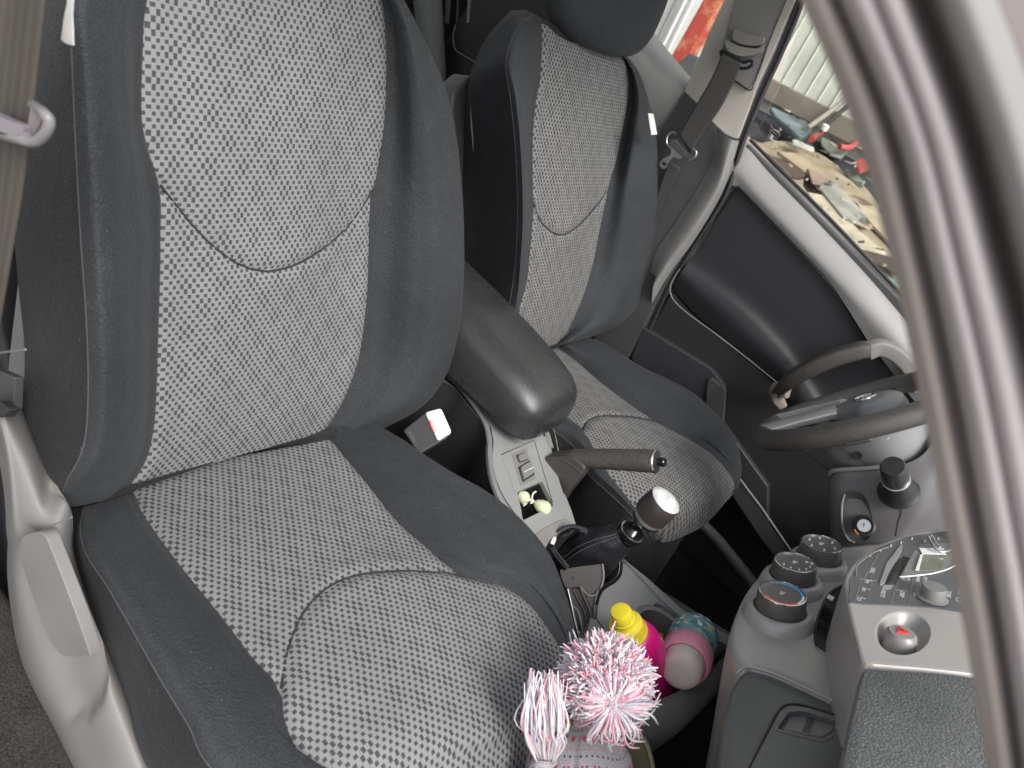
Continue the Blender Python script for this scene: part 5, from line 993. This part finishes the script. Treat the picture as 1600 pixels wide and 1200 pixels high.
#@OUTSIDE
WY=2.6
w1=oy((1150,110),WY); w2=oy((1400,240),WY); wd=unit(w2-w1); wup_=unit(np.cross(wd,A(0,1,0))); wup_=wup_ if wup_[2]>0 else -wup_; wn=A(0,-1,0)
OW=empty('panelled_wall',tuple(w1),'pale cream panelled wall with raised vertical ribs outside the far window','wall')
cream=plastic('cream_wall_sheet',(.62,.61,.54),.6,50,.1); crl=simple('cream_rib',(.74,.73,.64),.5)
def wpt(s,h,o=0): return w1+wd*s+wup_*h+wn*o
plate('wall_sheet',[wpt(-3,-.4),wpt(4,-.4),wpt(4,3),wpt(-3,3)],wn,.05,cream,OW,None)
for i in range(60): 
    s=-2.4+i*.058
    if abs(s)<2.4: tube('raised_rib',[wpt(s,.0,.004),wpt(s,2.9,.004)],.0035,crl,OW,seg=6,n=1)
SB_=empty('base_beam',tuple(w1),'brown timber kick board along the foot of the panelled wall','beam'); 
block('board',wpt(.4,-.005,.04),(wd,wup_,wn),(6,.085,.05),plastic('weathered_brown_board',(.22,.185,.145),.7,60,.5),SB_,.006)
GN=unit(np.cross(wd,unit(A(0,-1.6,-.34)))); GN=GN if GN[2]>0 else -GN; G0=wpt(0,-.10)
pg=lambda h:(lambda pts:[on(p,G0+GN*h,GN) for p in pts])
gt=NT('yard_soil'); gn=gt.noise(9,8,rough=.7); gt.set(Base_Color=gt.mix(gt.ramp(gn,.35,.65),(.035,.033,.036),(.12,.105,.085)),Roughness=.9,Normal=gt.bump(gn,.8,.02))
gd_=G0; fwd_=unit(np.cross(GN,wd)); fwd_=fwd_ if fwd_[1]<0 else -fwd_
tag(plate('bounce_ground',[A(-60,-60,-.95),A(60,-60,-.95),A(60,60,-.95),A(-60,60,-.95)],A(0,0,1),.2,simple('bounce_concrete',(.36,.35,.33),.9),None,None),kind='structure')  # pale ground plane added to bounce light up into the cabin
tag(plate('ground',[G0-wd*6-fwd_*3,G0+wd*8-fwd_*3,G0+wd*8+fwd_*1.75,G0-wd*6+fwd_*1.75],GN,.3,gt.m,None,None),kind='structure')
bk=NT('black_tarp'); bn=bk.noise(6,5); bk.set(Base_Color=bk.mix(bk.ramp(bn,.4,.7),(.025,.027,.033),(.07,.075,.09)),Roughness=.45,Normal=bk.bump(bn,.8,.03))
TPp=tag(plate('dark_tarpaulin',roundpoly(pg(.006)([(1120,120),(1205,165),(1280,200),(1340,240),(1440,330),(1440,440),(1330,300),(1250,250),(1180,215),(1120,200)]),.02),GN,.004,bk.m,None,None),'crumpled blue-black tarpaulin between the wall and the brown cardboard','tarpaulin')
cb=NT('brown_board'); c1_=cb.noise(9,8,rough=.75); c2_=cb.noise(40,4); cb.set(Base_Color=cb.mix(cb.ramp(c2_,.55,.75,0,.4),cb.mix(cb.ramp(c1_,.3,.7),(.25,.185,.115),(.46,.375,.265)),(.16,.11,.07)),Roughness=.85,Normal=cb.bump(c1_,.6,.01))
CB=empty('cardboard_sheet',tuple(pg(.02)([(1290,290)])[0]),'torn sheet of brown cardboard lying on the ground outside the far window','cardboard')
sh_=pg(.03)([(1160,205),(1182,222),(1205,220),(1235,221),(1262,232),(1290,245),(1320,268),(1350,290),(1380,325),(1420,360),(1440,420),(1440,500),(1300,420),(1200,300),(1150,240)])
plate('torn_sheet',curve_outline(sh_,3),GN,.012,cb.m,CB,.003)
plate('raised_sheet',curve_outline(pg(.05)([(1178,228),(1196,240),(1225,258),(1250,262),(1264,265),(1270,278),(1262,272),(1255,290),(1272,312),(1300,333),(1320,345),(1345,352),(1362,350),(1345,338),(1385,360),(1420,420),(1440,520),(1300,420),(1200,300)]),2),GN,.014,cb.m,CB,.002)
for pts_,tone in (([(1215,236),(1262,240),(1330,282),(1372,322),(1350,322),(1300,296),(1250,262)],(.36,.28,.19)),([(1262,300),(1290,305),(1345,362),(1385,395),(1380,412),(1340,392),(1290,340)],(.50,.42,.31)),([(1330,300),(1362,318),(1410,362),(1425,400),(1398,385),(1352,340)],(.42,.33,.23))):
    plate('loose_board',pg(.066)(pts_),GN,.010,plastic('tan_board_%d'%int(tone[0]*100),tone,.8,25,.6,var=.3),CB,.002)
brd=simple('dark_brown_steel',(.10,.06,.045),.6); 
plate('folded_flap',pg(.06)([(1196,238),(1225,252),(1256,262),(1274,262),(1264,274),(1250,278),(1225,272)]),GN,.01,brd,CB,.002)
for pts,c,nm,lb,ct in (([(1262,262),(1278,268),(1302,284),(1290,290),(1270,285)],(.30,.20,.17),'rusty_plate','small rust-brown plate on the cardboard by the metal strip','metal plate'),
  ([(1286,284),(1304,284),(1308,288),(1348,330),(1364,350),(1350,353),(1318,338),(1292,306),(1280,292)],(.36,.34,.30),'metal_strip','long grey dented metal strip lying on the cardboard','metal strip'),
  ([(1286,290),(1296,281),(1306,286),(1300,292)],(.05,.06,.055),'dark_wedge','tiny dark green wedge at the end of the metal strip','wedge'),
  ([(1338,345),(1350,335),(1366,352),(1352,354)],(.26,.17,.12),'rusty_corner','rust-brown triangular corner at the near end of the metal strip','metal plate'),
  ([(1238,218),(1243,217),(1272,230),(1273,236),(1266,235),(1240,224)],(.55,.52,.44),'wood_offcut','short pale wood offcut at the far edge of the cardboard','offcut'),
  ([(1340,388),(1360,392),(1396,402),(1412,412),(1410,430),(1370,410),(1348,398)],(.07,.045,.035),'brown_strip','dark brown strip on the cardboard right above the door ledge','strip')):
    tag(plate(nm,pg(.075)(pts),GN,.008,plastic(nm+'_paint',c,.6,90,.5,var=.3),None,.003),lb,ct)
TL=empty('garden_tool',tuple(pg(.1)([(1262,205)])[0]),'blue-grey tool head with two long handles propped against the board','tool')
plate('tool_head',curve_outline(pg(.08)([(1205,166),(1222,174),(1245,184),(1262,190),(1270,204),(1258,214),(1246,210),(1232,196),(1212,180)]),2),GN,.02,plastic('blue_grey_metal',(.17,.205,.225),.45,60,.4,var=.5),TL,.006)
tube('wooden_handle',[pg(.10)([(1262,200)])[0],oy((1300,172),WY-.1),oy((1325,152),WY-.06)],.010,simple('grey_wood_handle',(.33,.29,.25),.7),TL,seg=10,n=2)
tube('black_handle',[pg(.10)([(1272,212)])[0],oy((1305,182),WY-.12),oy((1345,150),WY-.08)],.010,M['blk'],TL,seg=10,n=2)
RT_=empty('red_tool',tuple(pg(.1)([(1283,210)])[0]),'small red tool with a white tip beside the blue-grey tool head','tool'); rd=simple('red_paint',(.36,.05,.04),.5)
tube('red_handle',pg(.10)([(1268,218),(1276,210),(1284,206)]),.012,rd,RT_,seg=10); lathe('white_tip',[(0,0),(.014,0),(.014,.02),(0,.02)],pg(.12)([(1287,203)])[0],GN,M['white'],RT_,seg=12)
RH=empty('red_hose',tuple(pg(.08)([(1330,235)])[0]),'red hose loop and red fitting lying on the dark tarpaulin','hose'); 
tube('hose_loop',pg(.08)([(1312,229),(1325,231),(1335,226),(1342,216),(1352,205),(1362,215)]),.012,simple('coral_hose',(.50,.09,.09),.45),RH,seg=10)
plate('red_fitting',pg(.09)([(1336,250),(1350,243),(1362,262),(1344,268)]),GN,.02,rd,RH,.01)
def scrap(nm,pts,c,lb,h=.05): tag(plate(nm,pg(h)(pts),GN,.012,plastic(nm+'_m',c,.6,80,.5,var=.4),None,.005),lb,'scrap')
scrap('grey_bag',[(1283,214),(1305,218),(1325,236),(1316,246),(1298,240),(1284,226)],(.22,.22,.19),'crumpled grey-green bag on the tarpaulin between the two red tools',.04)
scrap('green_scrap',[(1322,262),(1336,268),(1352,285),(1344,290),(1328,276)],(.20,.23,.17),'little mottled green scrap under the red fitting',.05)
scrap('teal_scrap',[(1385,432),(1400,438),(1412,452),(1404,462),(1390,448)],(.16,.34,.30),'mottled teal scrap beside the orange scrap above the door ledge',.10)
scrap('orange_scrap',[(1403,455),(1414,448),(1424,462),(1410,474)],(.75,.22,.08),'bright orange scrap just above the door ledge by the blurred pillar',.11)
RPo=empty('red_post',tuple(oy((1090,60),2.0)),'weathered red-painted post outside the rear window','post'); rpm=NT('weathered_red'); rn=rpm.noise(14,6,rough=.7); rpm.set(Base_Color=rpm.mix(rpm.ramp(rn,.5,.68),(.46,.07,.045),(.62,.30,.16)),Roughness=.6)
q=[oy(p,2.0) for p in [(1112,-30),(1146,-30),(1132,0),(1066,102),(1048,88),(1098,0)]]; plate('post_body',[q[0],q[1],q[2],oy((1060,112),2.0),oy((1043,97),2.0),q[5]],A(0,-1,0),.08,rpm.m,RPo,.008)
RW=empty('roller_door',tuple(oy((1070,30),2.4)),'white ribbed roller door behind the red post','door'); 
plate('door_sheet',[oy(p,2.4) for p in [(990,-80),(1300,-80),(1100,110),(1079,125),(990,90)]],A(0,-1,0),.03,simple('white_door',(.74,.75,.70),.5),RW,None)
for a in (0,14,26,60,72): tube('door_rib',[oy((1098+a-26,-30),2.38),oy((1040+a-26,88),2.38)],.007,M['white'] if a%4 else M['cons'],RW,seg=6,n=1)
tag(plate('stacked_slats',[oy(p,1.9) for p in [(1060,98),(1078,82),(1092,90),(1080,122),(1070,125)]],A(0,-1,0),.05,plastic('dark_slats',(.10,.105,.11),.6,60,.6),None,.004),'dark grey stacked slats at the foot of the red post','slats')

V=[];Fs=[];r5=random.Random(11)
for i in range(420):
    px_,py_=r5.uniform(1165,1450),r5.uniform(165,500); c=pg(.088 if r5.random()<.6 else .04)([(px_,py_)])[0]; a=r5.uniform(0,6.28); s1,s2=r5.uniform(.004,.022),r5.uniform(.002,.007)
    d1=wd*math.cos(a)+fwd_*math.sin(a); d2=unit(np.cross(GN,d1)); k=len(V); V+=[c-d1*s1-d2*s2,c+d1*s1-d2*s2*r5.random(),c+d1*s1+d2*s2+GN*.006,c-d1*s1*.5+d2*s2]; Fs.append((k,k+1,k+2,k+3))
fm=[r5.randrange(4) for _ in Fs]
tag(mesh('yard_litter',V,Fs,None,None,smooth=False,mats=[simple('litter_straw',(.55,.47,.33),.8),simple('litter_bark',(.12,.085,.06),.8),simple('litter_grey',(.3,.3,.3),.7),simple('litter_dark',(.04,.04,.04),.8)],fm=fm),'straw, bark chips and small litter scattered over the cardboard and tarpaulin','litter',kind='stuff')

RO=empty('shading_roof',(-.45,0,.95),'grey headliner and roof panel added unseen above the seats to shade the cabin','car roof')  # roof panel outside the view, added to dim the seats
RZ=.98
plate('headliner',roundpoly([A(-1.5,-.54,RZ),A(.18,-.54,RZ),A(.18,.62,RZ),A(-1.5,.62,RZ)],.08,5),A(0,0,-1),.03,simple('headliner_cloth',(.42,.41,.39),.9),RO,.004)
#@LIGHT
w=bpy.data.worlds.new('World'); SC.world=w; w.use_nodes=True; nt=w.node_tree
sky=nt.nodes.new('ShaderNodeTexSky'); sky.sky_type='NISHITA'; sky.sun_disc=False; sky.sun_elevation=math.radians(50); sky.sun_rotation=math.radians(126); sky.dust_density=3; sky.air_density=1.0; sky.ozone_density=.6
hs=nt.nodes.new('ShaderNodeHueSaturation'); hs.inputs['Saturation'].default_value=.35; nt.links.new(sky.outputs[0],hs.inputs['Color'])
nt.links.new(hs.outputs[0],nt.nodes['Background'].inputs[0]); nt.nodes['Background'].inputs[1].default_value=.12
sl=bpy.data.lights.new('sun','SUN'); sl.energy=1.2; sl.angle=math.radians(25); sl.color=(1,.97,.93); so=bpy.data.objects.new('sun',sl); COL.objects.link(so)
sd=unit(A(.75,-.55,1.1)); so.rotation_euler=Vector(tuple(sd)).to_track_quat('Z','Y').to_euler()
vs=SC.view_settings; vs.view_transform='Standard'; vs.look='None'; vs.exposure=1.05; vs.gamma=1
